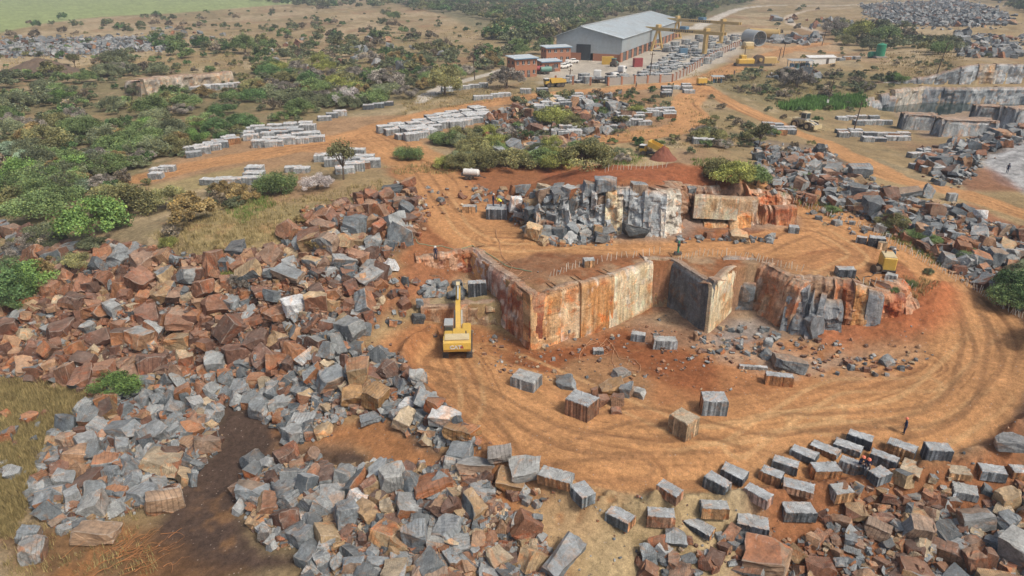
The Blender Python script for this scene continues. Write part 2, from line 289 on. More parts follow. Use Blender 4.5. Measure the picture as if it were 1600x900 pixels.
lay(sstep(3.2, .8, dm_)*.7*(GX > 3), (.24,.20,.17)); lay(sstep(2.4, .4, dc)*.6*inside(GX, GY, LPOLY)*(GX > 17)*(GX < 35), (.26,.17,.12)); lay(sstep(4.0, .6, dc)*.85*inside(GX, GY, LPOLY)*(GX > 34), (.36,.12,.05))
C *= (1+.35*fbm(GX*.5, GY*.5, 3, 81)+.5*N5*sstep(80, 200, RR))[..., None]
C = np.clip(C, .01, .8)
# ---------------------------------------------------------------- materials
def mat(name):
    m = bpy.data.materials.new(name); m.use_nodes = True; nt = m.node_tree; b = nt.nodes["Principled BSDF"]
    return m, nt, b
def N(nt, t, **k):
    n = nt.nodes.new(t)
    for a, v in k.items():
        if a in n.inputs: n.inputs[a].default_value = v
        else: setattr(n, a, v)
    return n
def mixc(nt, mode, fac, a, b):
    n = nt.nodes.new("ShaderNodeMix"); n.data_type = 'RGBA'; n.blend_type = mode
    for s, v in ((n.inputs[0], fac), (n.inputs[6], a), (n.inputs[7], b)):
        if isinstance(v, bpy.types.NodeSocket): nt.links.new(v, s)
        else: s.default_value = v if not isinstance(v, tuple) else (*v, 1)[:4]
    return n.outputs[2]
def ramp(nt, fac, stops):
    n = nt.nodes.new("ShaderNodeValToRGB"); e = n.color_ramp.elements
    while len(e) < len(stops): e.new(.5)
    for q, (p, c) in zip(e, stops): q.position = p; q.color = (c, c, c, 1) if not isinstance(c, tuple) else (*c, 1)
    nt.links.new(fac, n.inputs[0]); return n.outputs[0]
def noise(nt, co, sc, det=6, rough=.6, dist=0):
    n = N(nt, "ShaderNodeTexNoise", Scale=sc, Detail=det, Roughness=rough, Distortion=dist); nt.links.new(co, n.inputs["Vector"]); return n.outputs[0]
def ground_mat():
    m, nt, b = mat("quarry_ground"); at = N(nt, "ShaderNodeAttribute", attribute_name="Col"); co = N(nt, "ShaderNodeTexCoord").outputs["Object"]
    c = mixc(nt, 'MULTIPLY', .75, at.outputs[0], ramp(nt, noise(nt, co, 1.9, 8, .72), [(.28, .45), (.5, .95), (.72, 1.5)]))
    c = mixc(nt, 'MULTIPLY', .55, c, ramp(nt, noise(nt, co, 9, 5, .7), [(.3, .45), (.7, 1.55)]))
    v = N(nt, "ShaderNodeTexVoronoi", Scale=2.6); nt.links.new(co, v.inputs["Vector"])
    sp = ramp(nt, v.outputs["Distance"], [(.10, 1.), (.20, 0.)]); sep = N(nt, "ShaderNodeSeparateColor"); nt.links.new(v.outputs["Color"], sep.inputs[0])
    msk = N(nt, "ShaderNodeMath", operation='MULTIPLY'); nt.links.new(sp, msk.inputs[0]); nt.links.new(ramp(nt, sep.outputs[0], [(.62, 0.), (.66, .75)]), msk.inputs[1])
    c = mixc(nt, 'MIX', msk.outputs[0], c, ramp(nt, sep.outputs[1], [(0, (.13,.09,.07)), (.5, (.30,.22,.17)), (1, (.42,.38,.34))]))
    nt.links.new(c, b.inputs["Base Color"]); b.inputs["Roughness"].default_value = .95; b.inputs["Specular IOR Level"].default_value = .15
    bp = N(nt, "ShaderNodeBump", Strength=.8, Distance=.12); nt.links.new(noise(nt, co, 4, 8, .75), bp.inputs["Height"]); nt.links.new(bp.outputs[0], b.inputs["Normal"])
    return m
def rock_mat(name, sc=1., streak=0., k=1.):
    m, nt, b = mat(name); at = N(nt, "ShaderNodeAttribute", attribute_name="Col"); tc = N(nt, "ShaderNodeTexCoord")
    oi = N(nt, "ShaderNodeObjectInfo"); ad = N(nt, "ShaderNodeVectorMath", operation='ADD'); nt.links.new(tc.outputs["Object"], ad.inputs[0])
    sc_ = N(nt, "ShaderNodeVectorMath", operation='SCALE'); sc_.inputs[0].default_value = (31, 47, 13); nt.links.new(oi.outputs["Random"], sc_.inputs[3]); nt.links.new(sc_.outputs[0], ad.inputs[1])
    co = ad.outputs[0]
    c = mixc(nt, 'MULTIPLY', .9, at.outputs[0], ramp(nt, noise(nt, co, 1.1*sc, 10, .72, .8), [(.25, 1-.72*k), (.42, 1-.25*k), (.55, 1.08), (.75, 1+.9*k)]))
    c = mixc(nt, 'MIX', ramp(nt, noise(nt, co, .7*sc, 7, .7, 1.6), [(.54, 0.), (.62, .6)]), c, mixc(nt, 'MULTIPLY', 1., c, (1.45,.80,.45)))   # iron stains
    c = mixc(nt, 'MIX', ramp(nt, noise(nt, co, 1.7*sc, 9, .8, 2.5), [(.57, 0.), (.66, .65)]), c, (.42,.40,.37))   # pale mineral skin
    c = mixc(nt, 'MIX', ramp(nt, noise(nt, co, 1.3*sc, 9, .8, 1.5), [(.30, .7*k), (.40, 0.)]), c, (.06,.05,.045))
    w = N(nt, "ShaderNodeTexWave", Scale=2.1*sc, Distortion=1.2, Detail=4.); w.inputs["Detail Roughness"].default_value = .7; nt.links.new(co, w.inputs["Vector"])
    fm = N(nt, "ShaderNodeMath", operation='MULTIPLY'); nt.links.new(ramp(nt, w.outputs["Fac"], [(.0, 1.), (.22, 0.)]), fm.inputs[0]); nt.links.new(ramp(nt, noise(nt, co, .35*sc, 3), [(.48, 0.), (.56, .55*k)]), fm.inputs[1])
    c = mixc(nt, 'MIX', fm.outputs[0], c, mixc(nt, 'MULTIPLY', 1., c, (.35,.33,.32)))   # saw and drill grooves
    c = mixc(nt, 'MULTIPLY', .7, c, ramp(nt, noise(nt, co, 9*sc, 6, .8), [(.3, .40), (.7, 1.6)]))
    ge = N(nt, "ShaderNodeNewGeometry"); sx = N(nt, "ShaderNodeSeparateXYZ"); nt.links.new(ge.outputs["Normal"], sx.inputs[0])
    du = N(nt, "ShaderNodeMath", operation='MULTIPLY'); nt.links.new(ramp(nt, sx.outputs[2], [(.45, 0.), (.95, .55)]), du.inputs[0]); nt.links.new(ramp(nt, noise(nt, co, 1.5*sc, 6, .7), [(.35, .2), (.6, 1.)]), du.inputs[1])
    c = mixc(nt, 'MIX', du.outputs[0], c, mixc(nt, 'MIX', .30, c, (.46,.42,.37)))   # settled dust
    if streak:
        mp = N(nt, "ShaderNodeMapping"); mp.inputs["Scale"].default_value = (1.6, 1.6, .12); nt.links.new(co, mp.inputs[0])
        c = mixc(nt, 'MULTIPLY', streak, c, ramp(nt, noise(nt, mp.outputs[0], 1.5, 8, .75), [(.3, .35), (.52, 1.), (.7, 1.6)]))
    nt.links.new(c, b.inputs["Base Color"]); b.inputs["Roughness"].default_value = .85; b.inputs["Specular IOR Level"].default_value = .25
    bp = N(nt, "ShaderNodeBump", Strength=1., Distance=.16/sc); nt.links.new(noise(nt, co, 3.2*sc, 9, .75, .8), bp.inputs["Height"]); nt.links.new(bp.outputs[0], b.inputs["Normal"])
    return m
def leaf_mat():
    m, nt, b = mat("leaves"); at = N(nt, "ShaderNodeAttribute", attribute_name="Col"); oi = N(nt, "ShaderNodeObjectInfo")
    hs = N(nt, "ShaderNodeHueSaturation"); nt.links.new(at.outputs[0], hs.inputs["Color"])
    mr = N(nt, "ShaderNodeMapRange"); mr.inputs[3].default_value = .75; mr.inputs[4].default_value = 1.3; nt.links.new(oi.outputs["Random"], mr.inputs[0]); nt.links.new(mr.outputs[0], hs.inputs["Value"])
    nt.links.new(hs.outputs[0], b.inputs["Base Color"]); b.inputs["Roughness"].default_value = .7; b.inputs["Specular IOR Level"].default_value = .2
    return m
def flat(name, c, rough=.6, metal=0., dirt=.35, dirtc=(.33,.22,.13), sc=1.2):
    m, nt, b = mat(name); co = N(nt, "ShaderNodeTexCoord").outputs["Object"]
    f = ramp(nt, noise(nt, co, sc, 7, .7), [(.42, 0.), (.72, dirt)])
    cc = mixc(nt, 'MIX', f, c, dirtc); cc = mixc(nt, 'MULTIPLY', .35, cc, ramp(nt, noise(nt, co, 6*sc, 4, .7), [(.3, .6), (.7, 1.3)]))
    nt.links.new(cc, b.inputs["Base Color"]); b.inputs["Roughness"].default_value = rough; b.inputs["Metallic"].default_value = metal
    return m
M = {'ground': ground_mat(), 'rock': rock_mat("quarry_rock"), 'face': rock_mat("quarry_face_rock", .6, .3, .5), 'leaf': leaf_mat(),
 'yellow': flat("machine_yellow", (.62,.40,.07), .5), 'cream': flat("pale_dusty_yellow", (.60,.50,.30), .6), 'black': flat("rubber_black", (.025,.024,.024), .8, dirt=.5), 'dark': flat("dark_steel", (.06,.06,.065), .6, dirt=.4),
 'glass': flat("cab_glass", (.03,.05,.06), .12, dirt=.1), 'white': flat("white_paint", (.72,.72,.70), .5, dirt=.25), 'cladding': flat("grey_cladding", (.33,.385,.42), .5, dirt=.25, sc=.15),
 'roof': flat("pale_roof_sheet", (.52,.585,.62), .45, dirt=.25, sc=.15), 'brick': flat("red_brick", (.38,.17,.10), .9, dirt=.2, sc=.5), 'wood': flat("dark_timber", (.07,.05,.04), .9), 'red': flat("red_paint", (.32,.05,.06), .6),
 'teal': flat("teal_paint", (.10,.26,.22), .5), 'green': flat("green_tank_plastic", (.03,.26,.15), .45, dirt=.1), 'ochre': flat("crane_yellow", (.52,.36,.14), .55, dirt=.2), 'navy': flat("navy_cloth", (.015,.025,.07), .9, dirt=.1),
 'skin': flat("skin", (.20,.11,.07), .7, dirt=0), 'hivis': flat("yellow_vest", (.75,.70,.05), .7, dirt=.05), 'orange': flat("orange_helmet", (.80,.22,.13), .5, dirt=0), 'peg': flat("white_peg", (.70,.66,.58), .7, dirt=.2),
 'hose': flat("pale_hose", (.45,.24,.13), .7, dirt=.2), 'hosegreen': flat("green_hose", (.22,.32,.20), .7), 'branch': flat("dead_branch", (.40,.17,.06), .9, dirt=.3), 'bark': flat("bark", (.11,.08,.06), .95), 'soil': flat("red_soil", (.20,.07,.045), .95, dirt=.4, dirtc=(.30,.12,.06)),
 'concrete': flat("concrete", (.33,.31,.29), .85, sc=.4), 'steel': flat("pale_steel", (.38,.41,.42), .45, dirt=.3), 'blue': flat("blue_paint", (.10,.22,.34), .6), 'pane': flat("window_glass", (.04,.05,.06), .15, dirt=0)}
def water_mat():
    m, nt, b = mat("pond_water"); b.inputs["Base Color"].default_value = (.022,.040,.034, 1); b.inputs["Roughness"].default_value = .08
    co = N(nt, "ShaderNodeTexCoord").outputs["Object"]; bp = N(nt, "ShaderNodeBump", Strength=.15, Distance=.05); nt.links.new(noise(nt, co, 1.5, 4), bp.inputs["Height"]); nt.links.new(bp.outputs[0], b.inputs["Normal"]); return m
M['water'] = water_mat()
# ---------------------------------------------------------------- object helpers
def mesh_np(name, v, f, cf=None, cv=None, smooth=False, m=None):
    me = bpy.data.meshes.new(name); v = np.asarray(v, np.float32); me.vertices.add(len(v)); me.vertices.foreach_set("co", v.ravel())
    if isinstance(f, np.ndarray): nf, k = f.shape; lt = np.full(nf, k, np.int32); li = f.ravel().astype(np.int32)
    else: lt = np.array([len(q) for q in f], np.int32); li = np.array([i for q in f for i in q], np.int32); nf = len(lt)
    me.loops.add(len(li)); me.loops.foreach_set("vertex_index", li); me.polygons.add(nf)
    me.polygons.foreach_set("loop_start", (np.cumsum(lt)-lt).astype(np.int32)); me.polygons.foreach_set("loop_total", lt)
    me.polygons.foreach_set("use_smooth", np.full(nf, smooth)); me.update(calc_edges=True)
    if cf is not None:
        a = me.color_attributes.new("Col", 'FLOAT_COLOR', 'CORNER'); c = np.ones((len(li), 4), np.float32); c[:, :3] = np.repeat(np.asarray(cf), lt, axis=0); a.data.foreach_set("color", c.ravel())
    if cv is not None:
        a = me.color_attributes.new("Col", 'FLOAT_COLOR', 'POINT'); c = np.ones((len(v), 4), np.float32); c[:, :3] = cv; a.data.foreach_set("color", c.ravel())
    if m: me.materials.append(M[m])
    return me
def link(name, me, loc=(0,0,0), rot=(0,0,0), sc=1, parent=None, **k):
    o = bpy.data.objects.new(name, me); COL.objects.link(o); o.location = loc; o.rotation_euler = rot; o.scale = (sc,)*3 if isinstance(sc, (int, float)) else sc
    if parent: o.parent = parent
    for a, v in k.items():
        if v: o["category" if a == "cat" else a] = v
    return o
def thing(name, label, cat, loc, rz=0, group=None, sc=1): return link(name, None, loc, (0,0,rz), sc, label=label, cat=cat, group=group)
class MB:
    def __init__(s): s.v = []; s.f = []
    def add(s, v, f): k = len(s.v); s.v += [tuple(q) for q in v]; s.f += [tuple(i+k for i in q) for q in f]; return s
    def box(s, c, d, rz=0, mx=None, bev=0):
        x, y, z = d[0]/2, d[1]/2, d[2]/2
        if bev:
            b = bev; pr = [(-x+b,-y),(x-b,-y),(x,-y+b),(x,y-b),(x-b,y),(-x+b,y),(-x,y-b),(-x,-y+b)]
            v = [(p, q, -z) for p, q in pr]+[(p, q, z-b) for p, q in pr]+[(p*(1-b/x), q*(1-b/y), z) for p, q in pr]
            f = [tuple(range(7, -1, -1)), tuple(range(16, 24))]+[(j+i, j+(i+1) % 8, j+8+(i+1) % 8, j+8+i) for j in (0, 8) for i in range(8)]
        else:
            v = [(a, b, cc) for cc in (-z, z) for a, b in ((-x,-y),(x,-y),(x,y),(-x,y))]; f = [(3,2,1,0),(4,5,6,7),(0,1,5,4),(1,2,6,5),(2,3,7,6),(3,0,4,7)]
        m = (mx or Matrix.Rotation(rz, 3, 'Z')); return s.add([m @ Vector(q)+Vector(c) for q in v], f)
    def cyl(s, a, b, r0, r1=None, n=12):
        a, b = Vector(a), Vector(b); r1 = r0 if r1 is None else r1; q = (b-a).to_track_quat('Z', 'Y')
        v = [a+q @ Vector((r0*math.cos(i*2*math.pi/n), r0*math.sin(i*2*math.pi/n), 0)) for i in range(n)]+[b+q @ Vector((r1*math.cos(i*2*math.pi/n), r1*math.sin(i*2*math.pi/n), 0)) for i in range(n)]
        return s.add(v, [(i, (i+1) % n, n+(i+1) % n, n+i) for i in range(n)]+[tuple(range(n-1, -1, -1)), tuple(range(n, 2*n))])
    def prism(s, prof, x0, x1):   # profile in YZ extruded along X
        n = len(prof); v = [(x0, y, z) for y, z in prof]+[(x1, y, z) for y, z in prof]
        return s.add(v, [tuple(range(n)), tuple(range(2*n-1, n-1, -1))]+[(i, n+i, n+(i+1) % n, (i+1) % n) for i in range(n)])
    def tube(s, pts, r, n=6):
        for a, b in zip(pts[:-1], pts[1:]): s.cyl(a, b, r if not callable(r) else r(a), None, n)
        return s
    def bar(s, a, b, w, h):   # box beam from a to b
        a, b = Vector(a), Vector(b); d = b-a; q = d.to_track_quat('Y', 'Z').to_matrix(); return s.box((a+b)/2, (w, d.length, h), mx=q)
    def build(s, name, m, parent=None, **k):
        me = bpy.data.meshes.new(name); me.from_pydata([tuple(q) for q in s.v], [], s.f); me.materials.append(M[m]) if m else None
        bm = bmesh.new(); bm.from_mesh(me); bmesh.ops.recalc_face_normals(bm, faces=bm.faces); bm.to_mesh(me); bm.free()
        return link(name, me, parent=parent, **k)
# ================================================================ the ground
idx = np.arange(NC*NR).reshape(NR, NC)
fq = np.stack([idx[:-1, :-1], idx[:-1, 1:], idx[1:, 1:], idx[1:, :-1]], -1).reshape(-1, 4)
gv = np.stack([GX, GY, GH], -1).reshape(-1, 3)
link("ground", mesh_np("ground", gv, fq[:, ::-1].copy(), cv=C.reshape(-1, 3), smooth=True, m='ground'), kind="structure")
del fq, gv, TH, WX, WY
wp = [(x, y, 0.05) for x, y in [(98,205),(116,217),(129.5,224),(136,223.5),(158,220.5),(186,212),(186,196),(160,192),(132,197),(112,194)]]
link("water", mesh_np("water", wp, [list(range(len(wp)))[::-1]], m='water'), kind="structure")
# ---------------------------------------------------------------- palettes (base colours of the stone itself)
GREYS = [(.17,.195,.21),(.24,.265,.28),(.12,.14,.155),(.34,.36,.365),(.27,.29,.295)]
RUSTS = [(.24,.115,.068),(.30,.155,.09),(.18,.095,.066),(.36,.22,.13),(.13,.075,.055),(.30,.19,.13)]
TANS = [(.40,.29,.17),(.47,.38,.26),(.36,.24,.13)]
STAIN = (.33,.155,.075)
# ---------------------------------------------------------------- cut rock faces
def cells(a, b, seed):
    wa = a+.5*fbm(a*.8, b*.8, 2, seed); wb = b+.5*fbm(a*.8+5, b*.8, 2, seed+1); i = np.floor(wa); j = np.floor(wb+.37*(i % 3))
    return _h(i, j, i*0, seed)
def panel(parent, p0, p1, z0, z1, setb, cols, amp=.35, cell=(1.6, 1.3), off=0., seed=0, step=.15, name="rock_panel", label=None, z1b=None, top=1.4, sk=1.6, gr=.28):
    p0 = np.array(p0, float); p1 = np.array(p1, float); d = p1-p0; L = np.hypot(*d); d /= L; n = np.array([d[1], -d[0]])
    z1b = z1 if z1b is None else z1b; ns = max(4, int(L/step)); nt = max(4, int(max(z1, z1b)-z0)*int(1/step) if step < 1 else 6)
    s = np.linspace(-.3, L+.3, ns); t = np.linspace(0, 1, nt); Sg, Tg = np.meshgrid(s, t); zt = z1+(z1b-z1)*Sg/L; bz = gz(p0[0]+d[0]*Sg-n[0]*(setb+1.3), p0[1]+d[1]*Sg-n[1]*(setb+1.3))+.10; zt = np.where(np.abs(bz-zt) < 1.3, bz, zt); Z = z0-.5+(zt-z0+.5)*Tg
    X = Sg+seed*13.7
    e = np.minimum(1, np.minimum(Sg+.3, L+.3-Sg)/.5)*.5+.5
    disp = amp*((cells(X/cell[0], Z/cell[1], seed)-.5)*.9+(cells(X/cell[0]*2.3, Z/cell[1]*1.7, seed+5)-.5)*.35+fbm(X*.7, Z*.7, 4, seed+9)*1.3+fbm(X*3, Z*3, 2, seed+19)*.3)
    disp += amp*.5*fbm(X*.9, Z*.08, 3, seed+3)
    disp -= sstep(.9, 1., Tg)*(.2+amp*.5)
    o = .45+off+disp*e-setb*Tg; bx = p0[0]+d[0]*Sg+n[0]*o; by = p0[1]+d[1]*Sg+n[1]*o; Z = Z+fbm(X*.8, X*0, 3, seed+4)*sstep(.8, 1, Tg)*.35*min(1, amp*2)
    # close the slab: sides and top run back into the hill
    G = np.stack([bx, by, Z], -1); bk = np.array([-n[0], -n[1], 0])
    G = np.concatenate([(G[:, :1]+bk*sk), G, (G[:, -1:]+bk*sk)], 1); last = G[-1:]+bk*top+np.array([0, 0, -.25]); G = np.concatenate([G, G[-1:]+bk*.35+np.array([0,0,.04]), last], 0)
    R_, C_ = G.shape[:2]; ii = np.arange(R_*C_).reshape(R_, C_); f = np.stack([ii[:-1, :-1], ii[:-1, 1:], ii[1:, 1:], ii[1:, :-1]], -1).reshape(-1, 4)
    U = np.pad(X, ((0,2),(1,1)), 'edge'); V = np.pad(Z, ((0,2),(1,1)), 'edge'); T = np.pad(Tg, ((0,2),(1,1)), 'edge')
    st = fbm(U*1.3, V*.16, 5, seed+31)+.5*fbm(U*.35, V*.3, 3, seed+37); c1, c2, c3 = [np.array(c) for c in cols]
    k = sstep(-.16, .16, st)[..., None]; c = c1*(1-k)+c2*k; k3 = sstep(.06, .2, fbm(U*.5+3, V*.5, 5, seed+41))[..., None]; c = c*(1-k3)+c3*k3
    dust = sstep(.93, 1, T)[..., None]*.6; c = c*(1-dust)+np.array((.33,.24,.17))*dust; c[-2:] = c[-2:]*.15+np.array((.30,.19,.12))*.85
    wsp = sstep(.16, .24, fbm(U*.9+seed, V*.45, 5, seed+47))[..., None]*(.55 if cols[0][0] > cols[0][2]*1.3 else .15); c = c*(1-wsp)+np.array((.60,.56,.50))*wsp; c = c*(1+.7*fbm(U*4, V*1.2, 4, seed+43))[..., None]; c = c*(1-gr*(cols in (CREAM, OCH) or gr > .3)*(np.cos(U*2*math.pi/.62+.4*fbm(U*.5, V*.3, 2, 8)*6) > .80)*(fbm(U*.4, V*.3, 3, seed+77) > -.02))[..., None]
    c = c*1.18
    return link(name, mesh_np(name, G.reshape(-1, 3), f, cv=np.clip(c, .01, .8).reshape(-1, 3), smooth=False, m='face'), parent=parent, label=label)
RUST = ((.36,.14,.06),(.50,.30,.19),(.26,.085,.045)); CREAM = ((.60,.48,.30),(.70,.60,.44),(.50,.33,.18)); OCH = ((.50,.25,.095),(.60,.40,.22),(.40,.16,.06)); DGREY = ((.15,.17,.185),(.20,.22,.235),(.12,.135,.15))
GREY = ((.27,.295,.31),(.38,.40,.41),(.20,.22,.235)); LIGHT = ((.34,.375,.40),(.42,.44,.45),(.27,.30,.32)); PINK = ((.38,.19,.14),(.52,.42,.37),(.30,.12,.08)); BROWN = ((.24,.13,.08),(.34,.22,.14),(.16,.09,.06)); BLUEG = ((.19,.205,.225),(.215,.235,.255),(.165,.18,.195))
def lerp(a, b, t): return (a[0]+(b[0]-a[0])*t, a[1]+(b[1]-a[1])*t)
f = thing("quarry_cliff", "tall sawn ochre and grey rock face above the pit floor", "rock face", (2.1, 65.6, 0)); 
def kid(o, par): o.matrix_parent_inverse = Matrix.Translation(-Vector(par.location)); return o
def pan(par, *a, **k): return kid(panel(par, *a, **k), par)
A0, A1 = PW[1], PW[2]
pan(f, (-11.5,77.6), (-5.0,79.3), 2.5, 6.6, .3, RUST, .5, seed=1, label="dark rust panel behind the striped block")
pan(f, A0, lerp(A0, A1, .36), 0, 6.6, .5, PINK, .35, (2.6,2.2), seed=2)
pan(f, lerp(A0, A1, .36), lerp(A0, A1, .7), 0, 6.7, .45, PINK, .3, (3,3), .08, seed=3, label="pinkish streaked panel facing the yellow excavator")
pan(f, lerp(A0, A1, .7), A1, 0, 6.8, .35, RUST, .35, (2.6,2.6), .0, seed=4)
pan(f, A1, (5.0,67.2), 0, 6.7, .2, OCH, .25, (3,3), seed=5)
pan(f, (5.0,67.2), (7.8,68.6), 0, 6.8, .3, ((.60,.42,.25),(.66,.50,.33),(.46,.22,.10)), .15, (4,4), -.05, seed=6)
pan(f, (7.8,68.6), (11.2,70.6), 0, 6.9, .2, OCH, .15, (4,4), .1, seed=7, label="smooth orange panel")
pan(f, (11.2,70.6), (16.4,74.6), 0, 7.0, .35, CREAM, .12, (5,5), .15, seed=8, label="broad cream panel")
pan(f, (16.2,74.6), (19.2,75.0), 0, 7.0, .8, ((.27,.20,.12),(.36,.27,.16),(.26,.13,.07)), .4, (1.6,2), -.1, seed=9)
pan(f, (19.2,75.2), (22.2,68.6), 0, 7.0, .25, ((.115,.13,.145),(.15,.165,.18),(.09,.10,.115)), .10, (6,6), .0, seed=10, sk=.4, label="smooth dark grey slab")
pan(f, (22.0,68.5), (26.0,73.4), 0, 6.6, .2, CREAM, .10, (6,6), .05, seed=11, sk=.4, label="narrow cream slab beside the dark grey slab")
pan(f, (25.6,75.2), (29.0,75.2), 0, 6.6, .6, GREY, .5, (1.4,1.2), .2, seed=12)
pan(f, (26.6,74.2), (28.6,73.6), 0, 4.4, .3, DGREY, .25, (1.6,1.4), .5, seed=13, label="dark cut corner block in the recess")
pan(f, (28.6,73.8), (31.2,68.6), 0, 6.4, 1.5, ((.38,.20,.12),(.44,.31,.21),(.30,.12,.06)), .5, (1.6,2.2), .1, seed=14)
pan(f, (30.8,68.4), (33.8,66.8), 0, 5.2, 2.6, BLUEG, 1.0, (2.0,1.8), .5, seed=15, label="bulging grey rock")
pan(f, (33.2,67.2), (36.4,66.8), 0, 4.4, 2.2, BLUEG, 1.0, (2.2,1.6), .4, seed=16)
pan(f, (31.0,69.2), (36.6,68.3), 0, 6.2, 1.6, BROWN, .5, (1.6,1.3), 0, seed=17)
RED = ((.42,.14,.055),(.52,.27,.15),(.30,.085,.04))
for x0, x1, h_, c, sb, am, o_ in [(36.2,38.4,6.1,RUST,1.7,1.0,.1),(38.2,39.6,6.0,OCH,1.4,.7,.5),(39.5,40.4,5.9,BLUEG,1.0,.2,.5),(40.4,43.2,5.7,RED,1.6,1.1,.1),(43.0,45.0,5.3,RUST,2.0,1.0,-.2)]:
    pan(f, (x0, 67.9-(x0-36)*.1), (x1+.15, 67.8-(x1-36)*.1), 0, h_, sb, c, am, (1.7,3.4), o_, seed=int(x0*3))
pan(f, (44.4,67.4), (49.8,72.2), .3, 4.9, 3.6, RED, 1.0, (2,2.4), .8, seed=29, z1b=4.2)
f = thing("quarry_ledge", "low tan rock ledge the yellow excavator digs at", "rock ledge", (-5, 71, 0))
pan(f, (-10.2,70.3), (-5.4,70.5), 0, 2.75, .15, ((.44,.25,.13),(.50,.36,.24),(.32,.15,.07)), .2, (2.4,2), 0, seed=31)
pan(f, (-5.6,70.5), (-1.0,71.0), 0, 2.75, .6, ((.40,.32,.21),(.48,.40,.29),(.25,.15,.09)), .5, (1,.9), .0, seed=32)
pan(f, (-11.3,75.6), (-10.2,70.2), 0, 2.9, .2, RUST, .25, (2,2), 0, seed=33)
f = thing("quarry_cliff", "blasted grey rock face under the red soil mound", "rock face", (20, 84, 6.5))
up = [((3.4,83.6),(6.0,83.4),8.6,BROWN,.6,1.0),((5.8,83.6),(8.2,83.6),10.8,GREY,.8,1.6),((8.0,83.6),(10.6,83.7),12.2,LIGHT,.9,1.4),((10.4,83.5),(12.4,83.3),12.6,LIGHT,.9,1.6),((12.2,83.0),(13.8,82.9),11.6,CREAM,.5,1.2),
 ((13.6,83.2),(15.4,83.0),12.6,LIGHT,.7,1.2),((15.2,83.2),(17.4,83.0),12.6,LIGHT,.6,.7),((17.0,82.7),(19.2,82.6),12.4,LIGHT,.3,.6),((19.0,82.6),(21.6,84.0),12.6,((.46,.44,.38),(.54,.52,.47),(.33,.31,.28)),.5,1.0),
 ((21.4,84.2),(23.6,87.6),11.6,BROWN,.8,1.5),((23.4,88.2),(28.0,88.6),10.8,BROWN,.6,1.2),((31.5,88.4),(38.0,88.8),10.4,RUST,.7,1.2)]
for i, (a, b, zt, c, am, sb) in enumerate(up): pan(f, a, b, 6.3, zt, sb, c, am*1.6, (1.1,1.5), seed=40+i, off=.25)
pan(f, (24.6,87.4), (29.6,86.6), 8.4, 11.0, .1, CREAM, .12, (5,5), .4, seed=55, label="cream cut block face above the haul road")
pan(f, (29.4,87.0), (32.4,87.4), 7.2, 10.6, .3, ((.40,.26,.15),(.46,.34,.22),(.32,.16,.08)), .25, (3,3), .3, seed=56)
pan(f, (26.0,86.2), (31.5,86.0), 6.3, 8.6, 1.0, OCH, .5, (2,1.6), .2, seed=57)
pan(f, (31.5,86.9), (38.0,87.3), 6.3, 9.2, .8, ((.42,.17,.07),(.46,.28,.16),(.28,.10,.05)), .5, (1.2,2.4), .2, seed=58)
f = thing("quarry_wall", "stepped grey quarry wall behind the dark pool", "quarry wall", (130, 222, 0)); PL = POOL[:6]
for i, (a, b, z0_, c) in enumerate([((104,207.5),(111,211.6),2.2,GREY),((111,211.6),(117,215),3.0,BLUEG),((117,215),(129,221.2),4.0,((.36,.34,.30),(.42,.40,.36),(.30,.26,.20))),((129,221.2),(136,221),4.2,BLUEG),((136,221),(142,220),4.2,DGREY),((142,220),(151,219),4.2,GREY),((151,219),(159,217.4),4.2,LIGHT),((159,217.4),(186,210),4.0,GREY)]):
    pan(f, a, b, -.5, z0_, .5, c, .9, (5,4), seed=60+i, step=.5, off=1.1)
for i, (a, b, z0_, z1_, c) in enumerate([((112,224),(118,225.4),4.9,6.0,BROWN),((118,225.4),(124,226.5),6.0,7,LIGHT),((124,226.5),(130,227),6.4,7.2,BLUEG),((130,227),(136,227),7.2,8,GREY),((136,227),(143,226.4),8,10.8,DGREY),((143,226.3),(148,225.8),11,11,LIGHT),((148,225.8),(153,225.2),11,11,((.40,.38,.33),(.42,.28,.16),(.3,.3,.3))),((153,225.2),(160,224),11,11,LIGHT),((160,224),(186,217),11,11,GREY)]):
    pan(f, a, b, 3.9, z0_, .5, c, .8, (5,3.4), seed=70+i, step=.5, z1b=z1_, top=3.5, off=1.1)
f = thing("quarry_wall", "old pale quarry cut with a grey block row among green bushes", "quarry wall", tuple(hit(290, 145)))
def low(a, b): p, q = hit(*a), hit(*b); return (p.x, p.y), (q.x, q.y), min(p.z, q.z)
for i, (a, b, h_, c) in enumerate([((205,146),(228,150),3.6,((.22,.19,.15),(.28,.25,.2),(.14,.12,.10))),((228,150),(265,143),4.5,((.33,.28,.2),(.4,.34,.26),(.2,.18,.16))),((265,143),(300,137),4.0,((.24,.21,.17),(.3,.27,.22),(.15,.13,.11))),((300,136),(362,128),3.2,((.30,.25,.19),(.36,.3,.22),(.2,.18,.16)))]):
    p, q, z = low(a, b); pan(f, p, q, z, z+h_, .5, c, .7, (3,2.5), seed=80+i, step=.5, top=5, off=1.)
